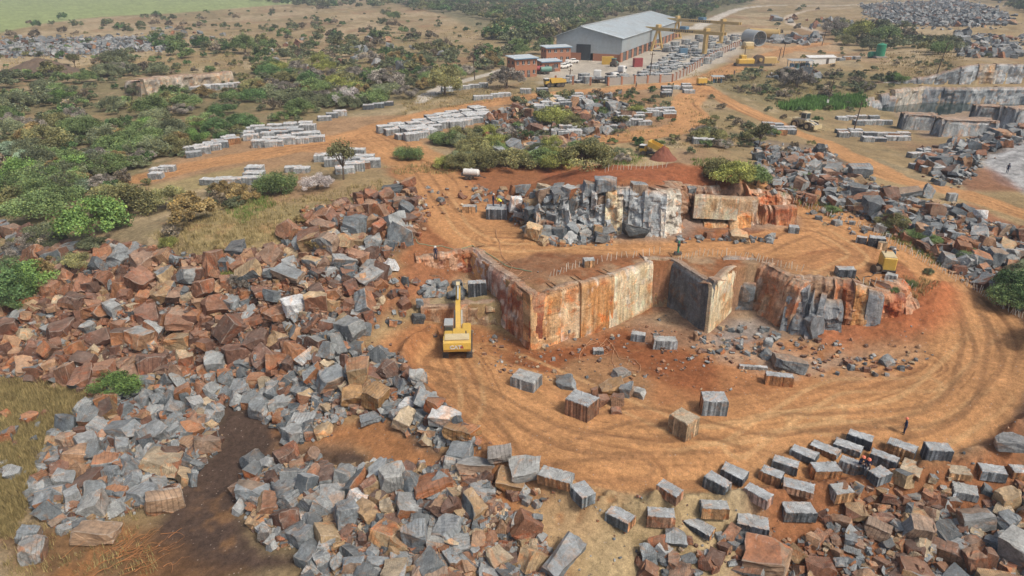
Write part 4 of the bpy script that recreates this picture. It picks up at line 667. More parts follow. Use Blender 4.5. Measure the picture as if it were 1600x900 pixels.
HERO = [((256,482,310,516),'rusttan',(1,.8,.6),"broad pinkish tan boulder",8),((255,517,305,549),'tan',(1,.7,.6),"square orange tan boulder",-6),((441,458,485,496),'white',(1,.8,.7),"pale split boulder",30),((599,401,624,424),'white',(1,.8,.7),"white boulder",20),
 ((490,573,541,619),'grey',(1,.7,.75),"large grey boulder with brown top",20),((537,557,575,606),'tan',(.8,.8,1),"tall orange and white boulder",10),((567,596,608,642),'ochre',(.8,.7,1),"ochre cut boulder",-30),((532,600,570,636),'ochre',(1,.8,.7),"ochre brown boulder",10),((620,616,662,650),'white',(1,.6,.6),"pale grey leaning boulder",35),
 ((562,638,600,666),'grey',(1,.7,.6),"tan topped grey boulder",25),((690,655,748,697),'ochre',(1,.5,.4),"long ochre slab boulder",-30),((670,632,720,672),'white',(1,.7,.6),"white topped boulder",-10),((223,752,288,811),'brownlong',(1,.55,.55),"long pointed brown boulder",40),((109,809,190,855),'brownlong',(1,.6,.6),"flat bottomed brown boulder",6),
 ((16,810,68,856),'grey',(1,.7,.8),"upright grey slab",4),((22,830,80,885),'browngrey',(1,.9,.8),"brown and orange boulder",15),((117,765,172,812),'pale',(1,.8,.75),"pale domed boulder",5),((68,783,105,826),'grey',(1,.5,.4),"leaning pale grey slab",50),((98,795,143,820),'grey',(1,.6,.5),"grey slab",-15),((55,752,105,785),'grey',(1,.5,.5),"grey slab",10),
 ((303,675,345,712),'browngrey',(1,.6,.7),"striped brown boulder",25),((80,670,125,703),'grey',(1,.7,.7),"finely striped grey boulder",-15),((160,650,225,692),'grey',(1,.7,.7),"grey boulder",-10),((155,725,190,752),'grey',(1,.8,.7),"square grey boulder",-5),((207,713,240,735),'grey',(1,.5,.5),"narrow grey block boulder",3),
 ((593,725,635,772),'pale',(.9,.8,1),"rounded whitish boulder",0),((645,728,708,777),'redflat',(1,.75,.25),"flat orange topped slab",15),((692,709,718,735),'pale',(.8,.8,.9),"pale rounded boulder",0),((714,720,768,748),'browngrey',(1,.5,.4),"orange and white slab",8),((700,688,742,724),'grey',(1,.7,.6),"square grey block boulder",-15),
 ((538,759,578,796),'white',(1,.8,.8),"white cube boulder",-12),((576,803,630,862),'tan',(1,.8,.5),"golden wedge boulder",-25),((628,812,668,861),'grey',(1,.7,.8),"grooved grey block boulder",5),((660,820,693,863),'pale',(.7,.9,1),"pale upright boulder",20),((533,865,572,900),'grey',(1,.7,.8),"grey block boulder",-4),((570,868,612,896),'grey',(1,.5,.6),"wide grey block boulder",0),((610,858,655,890),'grey',(1,.6,.6),"grooved grey boulder",15),
 ((690,853,722,893),'grey',(1,.6,.5),"tilted grey slab boulder",-50),((643,868,700,915),'browngrey',(1,.9,.8),"round brown boulder",0),((848,862,910,912),'grey',(1,.45,.45),"long grey and orange boulder",50),((802,802,828,830),'pale',(1,.9,.8),"small pale boulder",0),((771,727,822,769),'ochre',(1,.7,.7),"ochre fronted boulder",-15),((801,712,842,751),'pale',(1,.9,.85),"rounded grey boulder beside a block",0),
 ((763,693,805,724),'pale',(1,.5,.5),"pale topped long boulder",5),((369,765,427,788),'grey',(1,.5,.45),"long grey slab boulder",-5),((400,814,426,848),'pale',(.9,.8,1),"small white grey boulder",0),((520,778,560,832),'grey',(.6,.5,1),"leaning grey slab boulder",30),
 ((1208,550,1260,586),'grey',(1,.8,.65),"pointed grey boulder",-10),((868,584,900,609),'grey',(1,.8,.75),"grey boulder",-10),((922,604,934,622),'brown',(.8,.8,1),"small upright brown boulder",0),((935,598,975,618),'ochre',(1,.7,.4),"flat ochre slab",5),((930,612,952,638),'brown',(1,.8,.8),"brown boulder",20),((955,612,980,637),'brown',(.8,.8,1),"brown cut boulder",-20),((970,596,992,622),'grey',(.6,.6,1),"leaning grey boulder",-20),
 ((986,602,1010,625),'pale',(1,.6,.6),"pale grey boulder",-40),((953,635,970,648),'brown',(1,.8,.8),"small brown boulder",0),((955,570,986,594),'pale',(1,.6,.4),"tilted pale slab",35),((820,346,848,376),'tan',(.9,.8,1),"orange fronted boulder",-20),((797,306,814,332),'white',(.5,.5,1),"white wedge shaped rock",10),
 ((855,340,878,362),'browngrey',(1,.8,.9),"tan faced grey boulder",-15),((882,348,908,371),'grey',(1,.8,.8),"grey boulder",-30),((903,357,925,374),'pale',(1,.8,.7),"pale boulder",10),((926,350,941,370),'tan',(.9,.8,1),"tan fronted boulder",0),((972,356,1010,372),'dark',(1,.7,.45),"low dark rounded boulder",0),((1137,357,1168,379),'tan',(1,.8,.8),"tan and dark boulder",-10),
 ((1322,284,1356,310),'dark',(1,.6,.8),"large dark grey slab boulder",-30),((1275,250,1310,268),'grey',(1,.6,.4),"flat pale grey slab boulder",-10),((1325,255,1365,282),'grey',(1,.7,.7),"broad grey boulder",-10),((1536,388,1575,420),'grey',(1,.6,.9),"large square grey slab boulder",-5),((1526,368,1562,392),'brown',(1,.7,.7),"rust streaked boulder",-10),((1475,358,1510,378),'grey',(1,.7,.5),"grey slab boulder",-15),
 ((1553,345,1582,368),'grey',(1,.5,.5),"long grey block boulder",25),((1520,325,1545,343),'white',(1,.6,.7),"white ended tilted boulder",-30),((1398,295,1440,308),'grey',(1,.5,.3),"long flat grey slab",-8),((1570,385,1605,410),'pale',(1,.5,.5),"pale long boulder",30),((1365,348,1385,365),'pale',(1,.6,.7),"pale block boulder",-25),((1345,344,1366,361),'pale',(1,.4,.3),"pale flat slab",-30),
 ((1408,795,1465,852),'browngrey',(1,.8,.5),"brown grooved slab boulder",-10),((1492,791,1560,832),'browngrey',(1,.5,.6),"wide brown grey boulder",-3),((1550,795,1597,835),'grey',(1,.8,.7),"grooved grey topped boulder",20),((1548,758,1605,797),'tan',(1,.6,.6),"tan and pale boulder",10),((1556,820,1625,890),'pale',(1,.8,.8),"very large grey boulder",35),((1346,804,1396,850),'browngrey',(1,.6,.6),"white streaked brown boulder",-35),
 ((1295,785,1335,828),'brown',(1,.4,.4),"leaning brown slab",-40),((1395,868,1475,915),'brown',(1,.7,.6),"large brown boulder",-3),((1448,845,1512,890),'brown',(1,.5,.45),"long brown slab boulder",-35),((1500,845,1550,900),'brown',(.8,.8,1),"rounded brown boulder",0),((1530,835,1565,888),'brown',(.6,.6,1),"leaning brown boulder",-20),((1405,770,1425,792),'brown',(1,.8,.9),"small brown boulder",0),((1418,765,1440,784),'pale',(1,.8,.8),"small pale cube boulder",-30),
 ((1550,670,1605,710),'browngrey',(1,.8,.7),"dark based wedge boulder",-20),((1363,845,1400,892),'brown',(1,.5,.4),"flat brown slab",-50),((1160,850,1235,905),'redflat',(1,.8,.35),"flat rust slab with pale rim",-25),((640,575,665,598),'pale',(1,.7,.8),"small pale boulder",0),((606,560,632,585),'grey',(1,.8,.8),"grey topped boulder",0),((565,551,576,562),'grey',(1,.9,.9),"small grey cube rock",10),((597,543,607,550),'grey',(1,.8,.7),"tiny grey rock",0),
 ((650,465,662,480),'grey',(1,.8,.8),"small grey rock",0),((643,487,664,508),'dark',(1,.8,.8),"dark rock beside the ledge",20),((568,312,590,335),'brown',(1,.8,.6),"dark brown cube boulder",0),((560,314,588,340),'brown',(1,.7,.9),"large brown block boulder",-35),((595,287,633,303),'dark',(1,.7,.5),"long dark block boulder",0),((614,305,636,322),'browngrey',(1,.7,.7),"brown grey boulder",0),((490,360,530,395),'browngrey',(.8,.6,1),"tall brown grey boulder",-20),
 ((425,412,480,440),'grey',(1,.7,.6),"grey boulder",-20),((345,376,390,398),'dark',(1,.7,.6),"square grey boulder on the rim",-8),((313,390,350,420),'brown',(1,.7,.7),"rust fronted boulder",0),((165,373,200,395),'pale',(1,.6,.4),"pale flat boulder at the heap top",0),((80,565,125,606),'brown',(.9,.7,1),"pointed dark brown boulder",-10),((130,587,165,618),'brown',(1,.8,.8),"brown boulder",20),((142,605,182,640),'ochre',(1,.7,.7),"bright orange ended boulder",30),
 ((1224,470,1262,508),'blue',(1,.7,1),"bulging grey rock high in the pit wall",-20),((1252,484,1292,528),'blue',(1,.7,1),"rounded grey rock in the pit wall beside red earth",15),((1238,455,1278,486),'blue',(1,.6,.8),"sloping grey rock on the pit wall",-30),
 ((860,292,886,314),'blue',(1,.8,1),"grey rock in the blasted face",10),((878,302,906,332),'dark',(1,.8,1),"dark rock in the blasted face",-20),((895,320,923,348),'blue',(1,.8,1),"rough grey rock in the blasted face",15),((910,283,932,308),'grey',(1,.8,1),"upper grey rock in the blasted face",0),((930,272,962,302),'grey',(1,.8,1),"large upper grey rock in the blasted face",-10),
 ((925,300,957,332),'grey',(1,.8,1),"large grey rock in the middle of the blasted face",20),((905,332,936,356),'grey',(1,.8,1),"low grey rock in the blasted face",-15),((870,318,896,340),'grey',(1,.8,.8),"tilted grey rock in the blasted face",30),((850,326,874,350),'blue',(1,.8,.8),"grey talus rock under the blasted face",-30),((938,326,964,354),'blue',(1,.8,1),"dark grey rock below the blasted face",5),
 ((984,284,1010,312),'grey',(1,.8,1),"grey block rock near the top of the blasted face",0),((1000,325,1024,350),'dark',(1,.8,1),"dark square rock in the pale blasted face",0),((838,292,862,318),'browngrey',(.8,.7,1),"brown grey rock",10),((1070,290,1088,312),'grey',(1,.7,1),"grey rock between pale face and cream block",10)]
HC = {'blue': ((.20,.22,.24),(.16,.175,.19),0), 'rusttan': ((.36,.24,.17),(.30,.16,.10),1), 'tan': ((.46,.33,.19),(.36,.19,.09),2), 'white': ((.62,.64,.65),(.50,.51,.50),0), 'grey': ((.23,.26,.28),(.30,.22,.16),0), 'ochre': ((.36,.21,.09),(.30,.16,.08),2), 'brownlong': ((.33,.22,.14),(.40,.35,.3),1), 'browngrey': ((.30,.21,.15),(.30,.31,.31),1),
 'pale': ((.36,.37,.36),(.28,.26,.24),0), 'redflat': ((.38,.155,.07),(.3,.2,.13),1), 'dark': ((.10,.115,.125),(.15,.16,.17),0), 'brown': ((.25,.13,.08),(.34,.2,.12),1)}
def boulder_obj(r, dims, cuts, c, alt, fam, loc, rot, size, name="boulder"):
    bm = rock_bm(r, dims, cuts); _, _, n0 = to_np(bm); cols0 = face_cols(r, n0, c, alt, fam)
    bmesh.ops.bevel(bm, geom=bm.edges[:], offset=.022, segments=1, affect='EDGES', clamp_overlap=True); bmesh.ops.triangulate(bm, faces=[f for f in bm.faces if len(f.verts) > 4])
    bmesh.ops.subdivide_edges(bm, edges=[e for e in bm.edges if e.calc_length() > .12], cuts=2, use_grid_fill=True); bmesh.ops.triangulate(bm, faces=[f for f in bm.faces if len(f.verts) > 4])
    v, fs, nn = to_np(bm); bm.free(); k = v*6+r.uniform(0, 50); nz = np.stack([fbm(k[:, 0]+k[:, 2]*.7, k[:, 1]+j*9, 3, j) for j in range(3)], -1); v = v+nz*.13+np.stack([fbm(k[:, 0]*3+k[:, 2]*2, k[:, 1]*3+j*9, 2, j+7) for j in range(3)], -1)*.035
    s = nn @ n0.T; own = s.argmax(1); cc = cols0[own]; edge = s.max(1) < .9; cc[edge] = cc[edge]*.6+np.array((.36,.33,.29))*.4
    me = mesh_np(name, v, fs, cf=cc, m='rock'); return link(name, me, loc, rot, size)
for i, (bb, key, dm, look, ang) in enumerate(HERO):
    r = np.random.default_rng(2000+i); g, L, W_, H = fit(bb, R(ang), max(.45, dm[1]))
    c, alt, fam = HC[key]; o = boulder_obj(r, (1, dm[1]/dm[0] if dm[0] else 1, .9), int(r.integers(3, 6)), np.array(c), np.array(alt), fam, (0,0,0), (0,0,0), 1)
    H = min(H*1.05, L*1.1 if dm[2] <= .8 else L*1.6) if dm[2] > .45 else max(.35, L*dm[2]*1.1)
    o.scale = (L*1.08, L*1.08, H/.9*1.02); tl = R(r.uniform(4, 13)); o.rotation_euler = (tl*r.choice([-1, 1]), tl*r.choice([-1, 1]), R(ang)); o.location = (g.x, g.y, g.z+H*.42)
    o["category"] = "boulder"; o["group"] = "boulders of the quarry waste"; reg(o, look, (bb[0]+bb[2])/2, (bb[1]+bb[3])/2); hand.append((g.x, g.y, L*.5))
NH = len(HERO)
occ = [h for h in hand]+FB; 
for nm, (cnt, mean, sg) in PLAN.items():
    poly = HEAPS[nm]; us = [p[0] for p in poly]; vs = [p[1] for p in poly]; r = np.random.default_rng(abs(hash(nm)) % 1000 if False else sum(map(ord, nm)))
    sz = np.sort(np.clip(r.lognormal(math.log(mean), sg, cnt), mean*.4, mean*3.6))[::-1]; loc_occ = np.array(occ if occ else [(0,0,0)], float); lst = [tuple(q) for q in loc_occ]; arr = np.zeros((cnt+len(lst), 3)); arr[:len(lst)] = lst; k = len(lst)
    for s in sz:
        for _ in range(14):
            u = r.uniform(min(us), max(us)); v = r.uniform(min(vs), max(vs))
            if not inpoly(u, v, poly): continue
            g = hit(u, v); d = np.hypot(arr[:k, 0]-g.x, arr[:k, 1]-g.y)
            if np.all(d > (arr[:k, 2]+s*.5)*.76):
                arr[k] = (g.x, g.y, s*.5); k += 1; mix = SHARE[nm]
                if nm == 'rust' and u > 400 and v > 360: mix = (.22,.62,.16) if u < 520 else (.5,.33,.17)
                if nm == 'rust' and u > 560 and v < 330: mix = (.25,.6,.15)
                if nm == 'grey' and v > 560 and u > 480: mix = (.4,.25,.35)
                if nm == 'right' and v > 300 and u < 1500: mix = (.45,.47,.08)
                ROCKS.append((u, v, g, s, mix, r.integers(1 << 30))); break
# loose rocks scattered outside the heaps
for poly, cnt, mean, mix in [([(580,420),(660,440),(650,500),(560,520)],70,.7,(.2,.6,.2)),([(640,290),(760,290),(720,340),(650,330)],25,.6,(.3,.6,.1)),([(740,290),(840,300),(820,340),(740,320)],60,.7,(.35,.55,.1)),([(0,360),(170,390),(100,430),(0,500)],120,1.2,(.2,.7,.1)),
 ([(850,500),(1060,500),(1150,560),(1000,600),(850,560)],180,.24,(.4,.45,.15)),([(640,500),(850,540),(880,600),(780,590)],120,.22,(.3,.5,.2)),([(1100,520),(1480,545),(1400,590),(1150,590)],130,.26,(.45,.4,.15)),([(1090,500),(1220,520),(1200,560),(1080,560)],70,.5,(.85,.1,.05)),([(1060,370),(1220,370),(1220,382),(1060,380)],40,.6,(.7,.2,.1)),([(1250,560),(1460,560),(1400,580),(1280,580)],30,.5,(.4,.5,.1)),
 ([(1400,840),(1300,760),(1500,740),(1500,800)],50,.7,(.2,.6,.2)),([(1000,850),(1200,830),(1200,900),(980,900)],60,.8,(.3,.6,.1)),([(700,740),(850,770),(850,860),(700,800)],60,.7,(.3,.5,.2)),([(430,750),(600,720),(600,760),(430,790)],70,.7,(.5,.3,.2)),([(0,620),(120,640),(60,760),(0,800)],14,.7,(.6,.4,0)),
 ([(650,440),(730,440),(725,470),(665,472)],26,.9,(.95,.05,0)),([(1240,330),(1300,320),(1420,400),(1330,370)],50,.5,(.9,.05,.05)),([(400,60),(700,60),(700,110),(400,120)],60,2,(.6,.4,0)),([(1200,30),(1330,30),(1340,60),(1230,40)],40,2.2,(.9,.1,0)),([(1490,50),(1600,60),(1600,95),(1500,90)],150,2,(.9,.1,0)),([(1200,58),(1285,60),(1280,72),(1200,68)],80,2.2,(1,0,0)),
 ([(1560,175),(1620,180),(1620,215),(1540,215)],40,1.8,(.95,.05,0)),([(240,40),(350,55),(350,70),(240,60)],20,2.2,(.9,.1,0)),([(1190,110),(1280,112),(1280,125),(1180,122)],40,1.6,(.8,.2,0)),([(1440,300),(1600,440),(1600,500),(1500,420)],60,1.3,(.6,.35,.05))]:
    r = np.random.default_rng(int(poly[0][0]*7+poly[1][1])); us = [p[0] for p in poly]; vs = [p[1] for p in poly]
    for _ in range(cnt*3):
        u = r.uniform(min(us), max(us)); v = r.uniform(min(vs), max(vs))
        if inpoly(u, v, poly): g = hit(u, v); ROCKS.append((u, v, g, float(np.clip(r.lognormal(math.log(mean), .45), mean*.4, mean*2.3)), mix, r.integers(1 << 30))); cnt -= 1
        if cnt <= 0: break
def psize(q): return q[3]/max(1, (q[2]-Vector((0,0,CH))).length)
vis = [q for q in ROCKS if 0 < q[0] < 1600 and q[1] < 895]; vis.sort(key=psize, reverse=True); IND = vis[:300-NH]; ids = set(id(q) for q in IND)
def rot_r(r):
    k = r.random(); t = 12 if k < .55 else 38; return (R(r.normal(0, t)), R(r.normal(0, t)), r.uniform(0, 6.28))
for q in IND:
    u, v, g, s, mix, sd = q; r = np.random.default_rng(int(sd)); fam, c, alt = pick(r, mix); dm = dims_r(r); s = s*1.12
    o = boulder_obj(r, dm, int(r.integers(3, 8)), c, alt, fam, (g.x, g.y, g.z+s*dm[2]*.26), rot_r(r), s)
    o["category"] = "boulder"; o["group"] = "boulders of the quarry waste"
    w = {0: "grey", 1: "rust brown", 2: "tan"}[fam]; lum = float(np.dot(c, (.2,.7,.1)))
    if fam == 0: w = "pale grey" if lum > .27 else ("dark grey" if lum < .16 else "grey")
    if fam == 1: w = "dark brown" if lum < .12 else ("light brown" if lum > .2 else "rust brown")
    sh = "flat" if dm[2] < .4 else ("long" if dm[1] < .7 else "blocky"); sw = "large " if s > 2.6 else ("small " if s < 1.7 else "")
    reg(o, f"{sw}{w} {sh} boulder", u, v)
def merged(items, name):
    V, Fs, Cc, off = [], [], [], 0
    for u, v, g, s, mix, sd in items:
        r = np.random.default_rng(int(sd)); fam, c, alt = pick(r, mix); a, f_, n = (LIBF if s > .55 else LIB)[r.integers(len(LIB))]; e = rot_r(r)
        m = np.array(Matrix.Rotation(e[2], 3, 'Z') @ Matrix.Rotation(e[1], 3, 'Y') @ Matrix.Rotation(e[0], 3, 'X')); V.append(a @ m.T*s+np.array((g.x, g.y, g.z+s*.2)))
        Fs += [[i+off for i in q] for q in f_]; Cc.append(face_cols(r, n, c, alt, fam)); off += len(a)
    o = link(name, mesh_np(name, np.concatenate(V), Fs, cf=np.concatenate(Cc), m='rock')); return o
rest = [q for q in ROCKS if id(q) not in ids]
chips = []
for nm, cnt in (('rust', 7500), ('grey', 5500), ('bottom', 5000), ('buried', 2500), ('brown', 2200), ('browns', 1300), ('right', 4500), ('talus', 900), ('rightup', 500), ('jumble', 600), ('farheap', 700), ('oldband', 400)):
    poly = HEAPS[nm]; us = [p[0] for p in poly]; vs = [p[1] for p in poly]; r = np.random.default_rng(77+cnt)
    U_ = r.uniform(min(us)-6, max(us)+6, cnt*2); V_ = r.uniform(min(vs)-5, max(vs)+5, cnt*2); k = sdist(U_, V_, poly)+r.normal(0, 4, cnt*2) > -4
    for u, v in zip(U_[k][:cnt], V_[k][:cnt]): g_ = hit(u, v); any((g_.x-p)**2+(g_.y-q)**2 < (s_*1.1)**2 for p, q, s_ in FB) or chips.append((u, v, g_, float(r.lognormal(math.log(.32), .5))*(1+g_.length/260), SHARE[nm], r.integers(1 << 30)))
for _ in range(1300):
    u, v = rng.uniform(560, 1600), rng.uniform(420, 900); g = hit(u, v)
    if onroad(g): continue
    chips.append((u, v, g, float(rng.lognormal(math.log(.10), .5)), (.4,.45,.15), rng.integers(1 << 30)))
o = merged(rest+chips, "rubble"); o["kind"] = "stuff"; o["label"] = "small broken stone filling the waste heaps"; o["category"] = "rubble"
# ================================================================ bushes and trees
def crown_mesh(seed, col, w=5., h=3., nb=34, nl=9500, ls=.095, sparse=False, col2=None, lift=.5):
    r = np.random.default_rng(seed); bl = []
    lob = r.normal(0, 1, (4, 2)); 
    for _ in range(nb):
        a = r.uniform(0, 6.28); q = math.sqrt(r.random())*.5; ht = r.uniform(.35, 1)*(1-(q/.5)**2*.55); bl.append((w*q*math.cos(a)*(1+.2*lob[0,0]*math.cos(a)), w*q*math.sin(a)*(1+.2*lob[1,0]*math.sin(2*a)), lift+(h-lift)*ht*.86, r.uniform(.10, .2)*w*(.7 if sparse else 1)))
    bl = np.array(bl); tone = r.uniform(.5, 1.6, nb); own = r.integers(0, nb, nl); dr = r.normal(0, 1, (nl, 3)); dr /= np.linalg.norm(dr, axis=1)[:, None]; dr[:, 2] = dr[:, 2]*.75
    c = bl[own, :3]+dr*bl[own, 3:4]*r.uniform(.45, 1.12, nl)[:, None]; c[:, 2] = np.maximum(c[:, 2], .12)
    a = r.normal(0, 1, (nl, 3)); a[:, 2] *= .6; a /= np.linalg.norm(a, axis=1)[:, None]; b = np.cross(a, r.normal(0, 1, (nl, 3))); b /= np.linalg.norm(b, axis=1)[:, None]
    s = ls*r.uniform(.6, 1.3, nl)[:, None]; V = np.stack([c-a*s, c-b*s*.6, c+a*s, c+b*s*.6], 1).reshape(-1, 3); f = np.arange(nl*4).reshape(-1, 4)
    col = np.array(col); c2 = np.array(col2 if col2 is not None else col*np.array((1.5, 1.25, .8))); k = r.random(nl)[:, None]**2; cc = 1.75*(col*(1-k)+c2*k)*tone[own][:, None]*r.uniform(.7, 1.3, nl)[:, None]
    return mesh_np("crown", V, f, cf=np.clip(cc, .01, .7), m='leaf'), bl
def trunk_mesh(seed, bl, r0=.12):
    r = np.random.default_rng(seed); m = MB(); 
    for k in range(3):
        j = (r.normal(0, .25), r.normal(0, .25), 1.0+r.uniform(0, .4)); m.cyl((r.normal(0, .1), r.normal(0, .1), -.3), j, r0, r0*.7, 6)
        for b in bl[r.integers(0, len(bl), 5)]: mid = ((j[0]+b[0])/2+r.normal(0, .15), (j[1]+b[1])/2+r.normal(0, .15), (j[2]+b[2])/2); m.cyl(j, mid, r0*.6, r0*.35, 5); m.cyl(mid, tuple(b[:3]), r0*.35, r0*.12, 4)
    me = bpy.data.meshes.new("trunk"); me.from_pydata([tuple(q) for q in m.v], [], m.f); me.materials.append(M['bark']); return me
KIND = {'green': ((.082,.122,.055), {}), 'bright': ((.072,.125,.042), {}), 'olive': ((.115,.12,.062), {}), 'dull': ((.095,.115,.075), {}), 'grey': ((.135,.12,.10), dict(sparse=True, ls=.085, nl=7500, col2=(.22,.20,.18))), 'brown': ((.13,.105,.055), dict(sparse=True, ls=.13)), 'pale': ((.25,.22,.21), dict(sparse=True, ls=.07, nl=6600, col2=(.38,.34,.33))), 'silver': ((.13,.18,.12), dict(col2=(.22,.28,.2))), 'dark': ((.055,.10,.045), {}), 'yellow': ((.14,.16,.055), {})}
PRO = {}
for i, (k, (c, kw)) in enumerate(KIND.items()):
    PRO[k] = []
    for j in range(3):
        cm, bl = crown_mesh(500+i*9+j, c, h=(2.8, 3.3, 3.8)[j], **kw); PRO[k].append((cm, trunk_mesh(700+i*9+j, bl)))
LOOK = {'green': "green leafy", 'bright': "bright green", 'olive': "olive green", 'dull': "dull green", 'grey': "grey brown bare", 'brown': "brown twiggy", 'pale': "pale leafless", 'silver': "silvery green", 'dark': "dark green", 'yellow': "yellow green"}
def bush(u, v, w, kind, look=None, parts=True, flat_=1., name="bush", cat="bush"):
    g = hit(u, v); s = w/5.; cm, tm = random.choice(PRO[kind]); rz = random.uniform(0, 6.28); sc = (s*random.uniform(.9, 1.1), s*random.uniform(.9, 1.1), s*flat_)
    grp = "bushes of the quarry scrubland"
    if parts:
        t = link(name, None, (g.x, g.y, g.z-.08), (0,0,rz), sc, cat=cat, group=grp); link("crown", cm, parent=t); link("trunk", tm, parent=t)
    else: t = link(name, cm, (g.x, g.y, g.z-.1), (0,0,rz), sc, cat=cat, group=grp)
    h = (1.2 if w > 6 else .6); reg(t, look or f"{'large' if w > 6 else ('small' if w < 3.4 else 'rounded')} {LOOK[kind]} {name}", u, v)
    return t
# bushes one can single out: u, v of the foot, width in metres
for u, v, w, k, fl in [(146,372,7.5,'bright',1.25),(200,335,7.5,'olive',1.1),(182,330,6,'green',1.0),(55,305,8,'green',1.1),(85,235,8,'olive',1.1),(95,320,6,'green',1),(50,455,6,'bright',1.0),(12,480,6.5,'dark',1.3),(30,480,4.5,'green',1),(186,612,4.2,'bright',1.0),(435,300,6,'green',1.0),(497,296,5.2,'pale',1.0),(300,345,6.5,'brown',1.1),(270,325,5,'olive',1),(150,255,4.8,'silver',.9),(45,255,4.8,'silver',.9),(12,245,5,'silver',.9),(205,245,3.6,'dull',1.2),(128,300,3.6,'silver',1.),
 (135,270,5,'grey',1),(185,258,5,'brown',1),(380,315,4,'brown',1),(350,305,4.5,'brown',.9),(20,330,6,'olive',1),(70,375,5,'dull',1),(40,400,5,'grey',1),(1152,285,5.6,'yellow',.8),(1180,290,4,'green',1),(1125,275,5,'olive',1),(1590,470,5,'dark',1.2),(1575,480,4,'green',1),(1600,440,4,'dull',1),(1420,448,1.5,'green',1),(1450,428,1.3,'dull',1),(1395,455,1.2,'green',1),(870,262,6,'yellow',.9),(915,262,7,'olive',.85),(800,262,7,'olive',.9),(760,262,6,'olive',.95),(720,265,5,'olive',.9),(700,225,5,'green',1),(640,248,5,'green',.9),
 (700,262,4,'yellow',1),(850,260,5,'green',.9),(740,240,6,'olive',1),(858,200,7,'yellow',1),(695,150,8.5,'olive',1.4),(792,138,9,'grey',1.1),(383,84,9,'green',1.2),(548,165,8,'pale',1),(605,140,10,'grey',1),(705,128,6,'olive',1.2),(615,30,8,'green',1.3),(1345,60,13,'yellow',1.0),(1385,66,12,'green',1.),(1300,55,11,'grey',1.3),(1320,70,8,'olive',1),(1360,78,8,'dull',1),(1480,82,10,'dull',1.),(1465,85,8,'green',1),(1400,130,6,'bright',.9),(1355,140,5,'grey',1),(1245,138,9,'grey',1),(1235,125,6,'grey',1.1),
 (1415,158,1.8,'green',1),(340,560,2.0,'grey',1),(215,545,2.2,'grey',1.2),(350,565,1.8,'green',1),(305,655,1.2,'bright',.8),(265,385,2.4,'yellow',1),(375,450,2.6,'grey',1.2),(495,390,3,'brown',1),(360,430,2,'yellow',1),(340,395,1.8,'brown',.8),(370,393,1.8,'brown',.8),(470,345,1.8,'brown',.7),(510,335,1.6,'brown',.7),(450,360,1.8,'brown',.7),(1255,278,2.4,'green',.8),(1300,330,2,'green',.6),(1430,372,3,'green',.7),(1395,355,4,'olive',.8),(1455,380,2.2,'green',.8),(1510,400,2.4,'green',.8),(427,820,1.3,'yellow',.7)]:
    bush(u, v, w, k, flat_=fl)
def tall_tree(u, v, h, look):   # thin thorn tree
    g = hit(u, v); t = link("thorn_tree", None, g, cat="tree", label=look); r = np.random.default_rng(int(u)); m = MB(); top = []
    m.cyl((0,0,-.3), (.1,0,h*.38), .16, .11, 7)
    for k in range(9):
        a = k*.7+r.uniform(0, .5); e = (math.cos(a)*h*.3*r.uniform(.5, 1), math.sin(a)*h*.3*r.uniform(.5, 1), h*r.uniform(.62, .95)); mid = (e[0]*.4, e[1]*.4, h*.58); m.cyl((.1,0,h*.36), mid, .08, .05, 5); m.cyl(mid, e, .05, .02, 4); top.append(e)
        for j in range(3): e2 = tuple(e[i]+r.normal(0, h*.07) for i in range(3)); m.cyl(mid, e2, .03, .012, 3); top.append(e2)
    m.build("trunk", 'bark', t); bl = np.array([(*e, .5) for e in top]); nl = 1500; own = r.integers(0, len(bl), nl); c = bl[own, :3]+r.normal(0, .32, (nl, 3)); a = r.normal(0, .09, (nl, 3)); b = r.normal(0, .09, (nl, 3))
    V = np.stack([c-a, c-b, c+a, c+b], 1).reshape(-1, 3); cc = np.array((.15,.15,.07))*r.uniform(.5, 1.5, nl)[:, None]; link("crown", mesh_np("crown", V, np.arange(nl*4).reshape(-1, 4), cf=cc, m='leaf'), parent=t)
tall_tree(537, 281, 5.6, "thin sparse thorn tree standing behind the pale leafless bush and blocks")
tall_tree(118, 108, 5, "thin bare thorn tree at the edge of the dark spoil heap"); tall_tree(1185, 232, 4.5, "thin thorn tree beside the haul road junction")
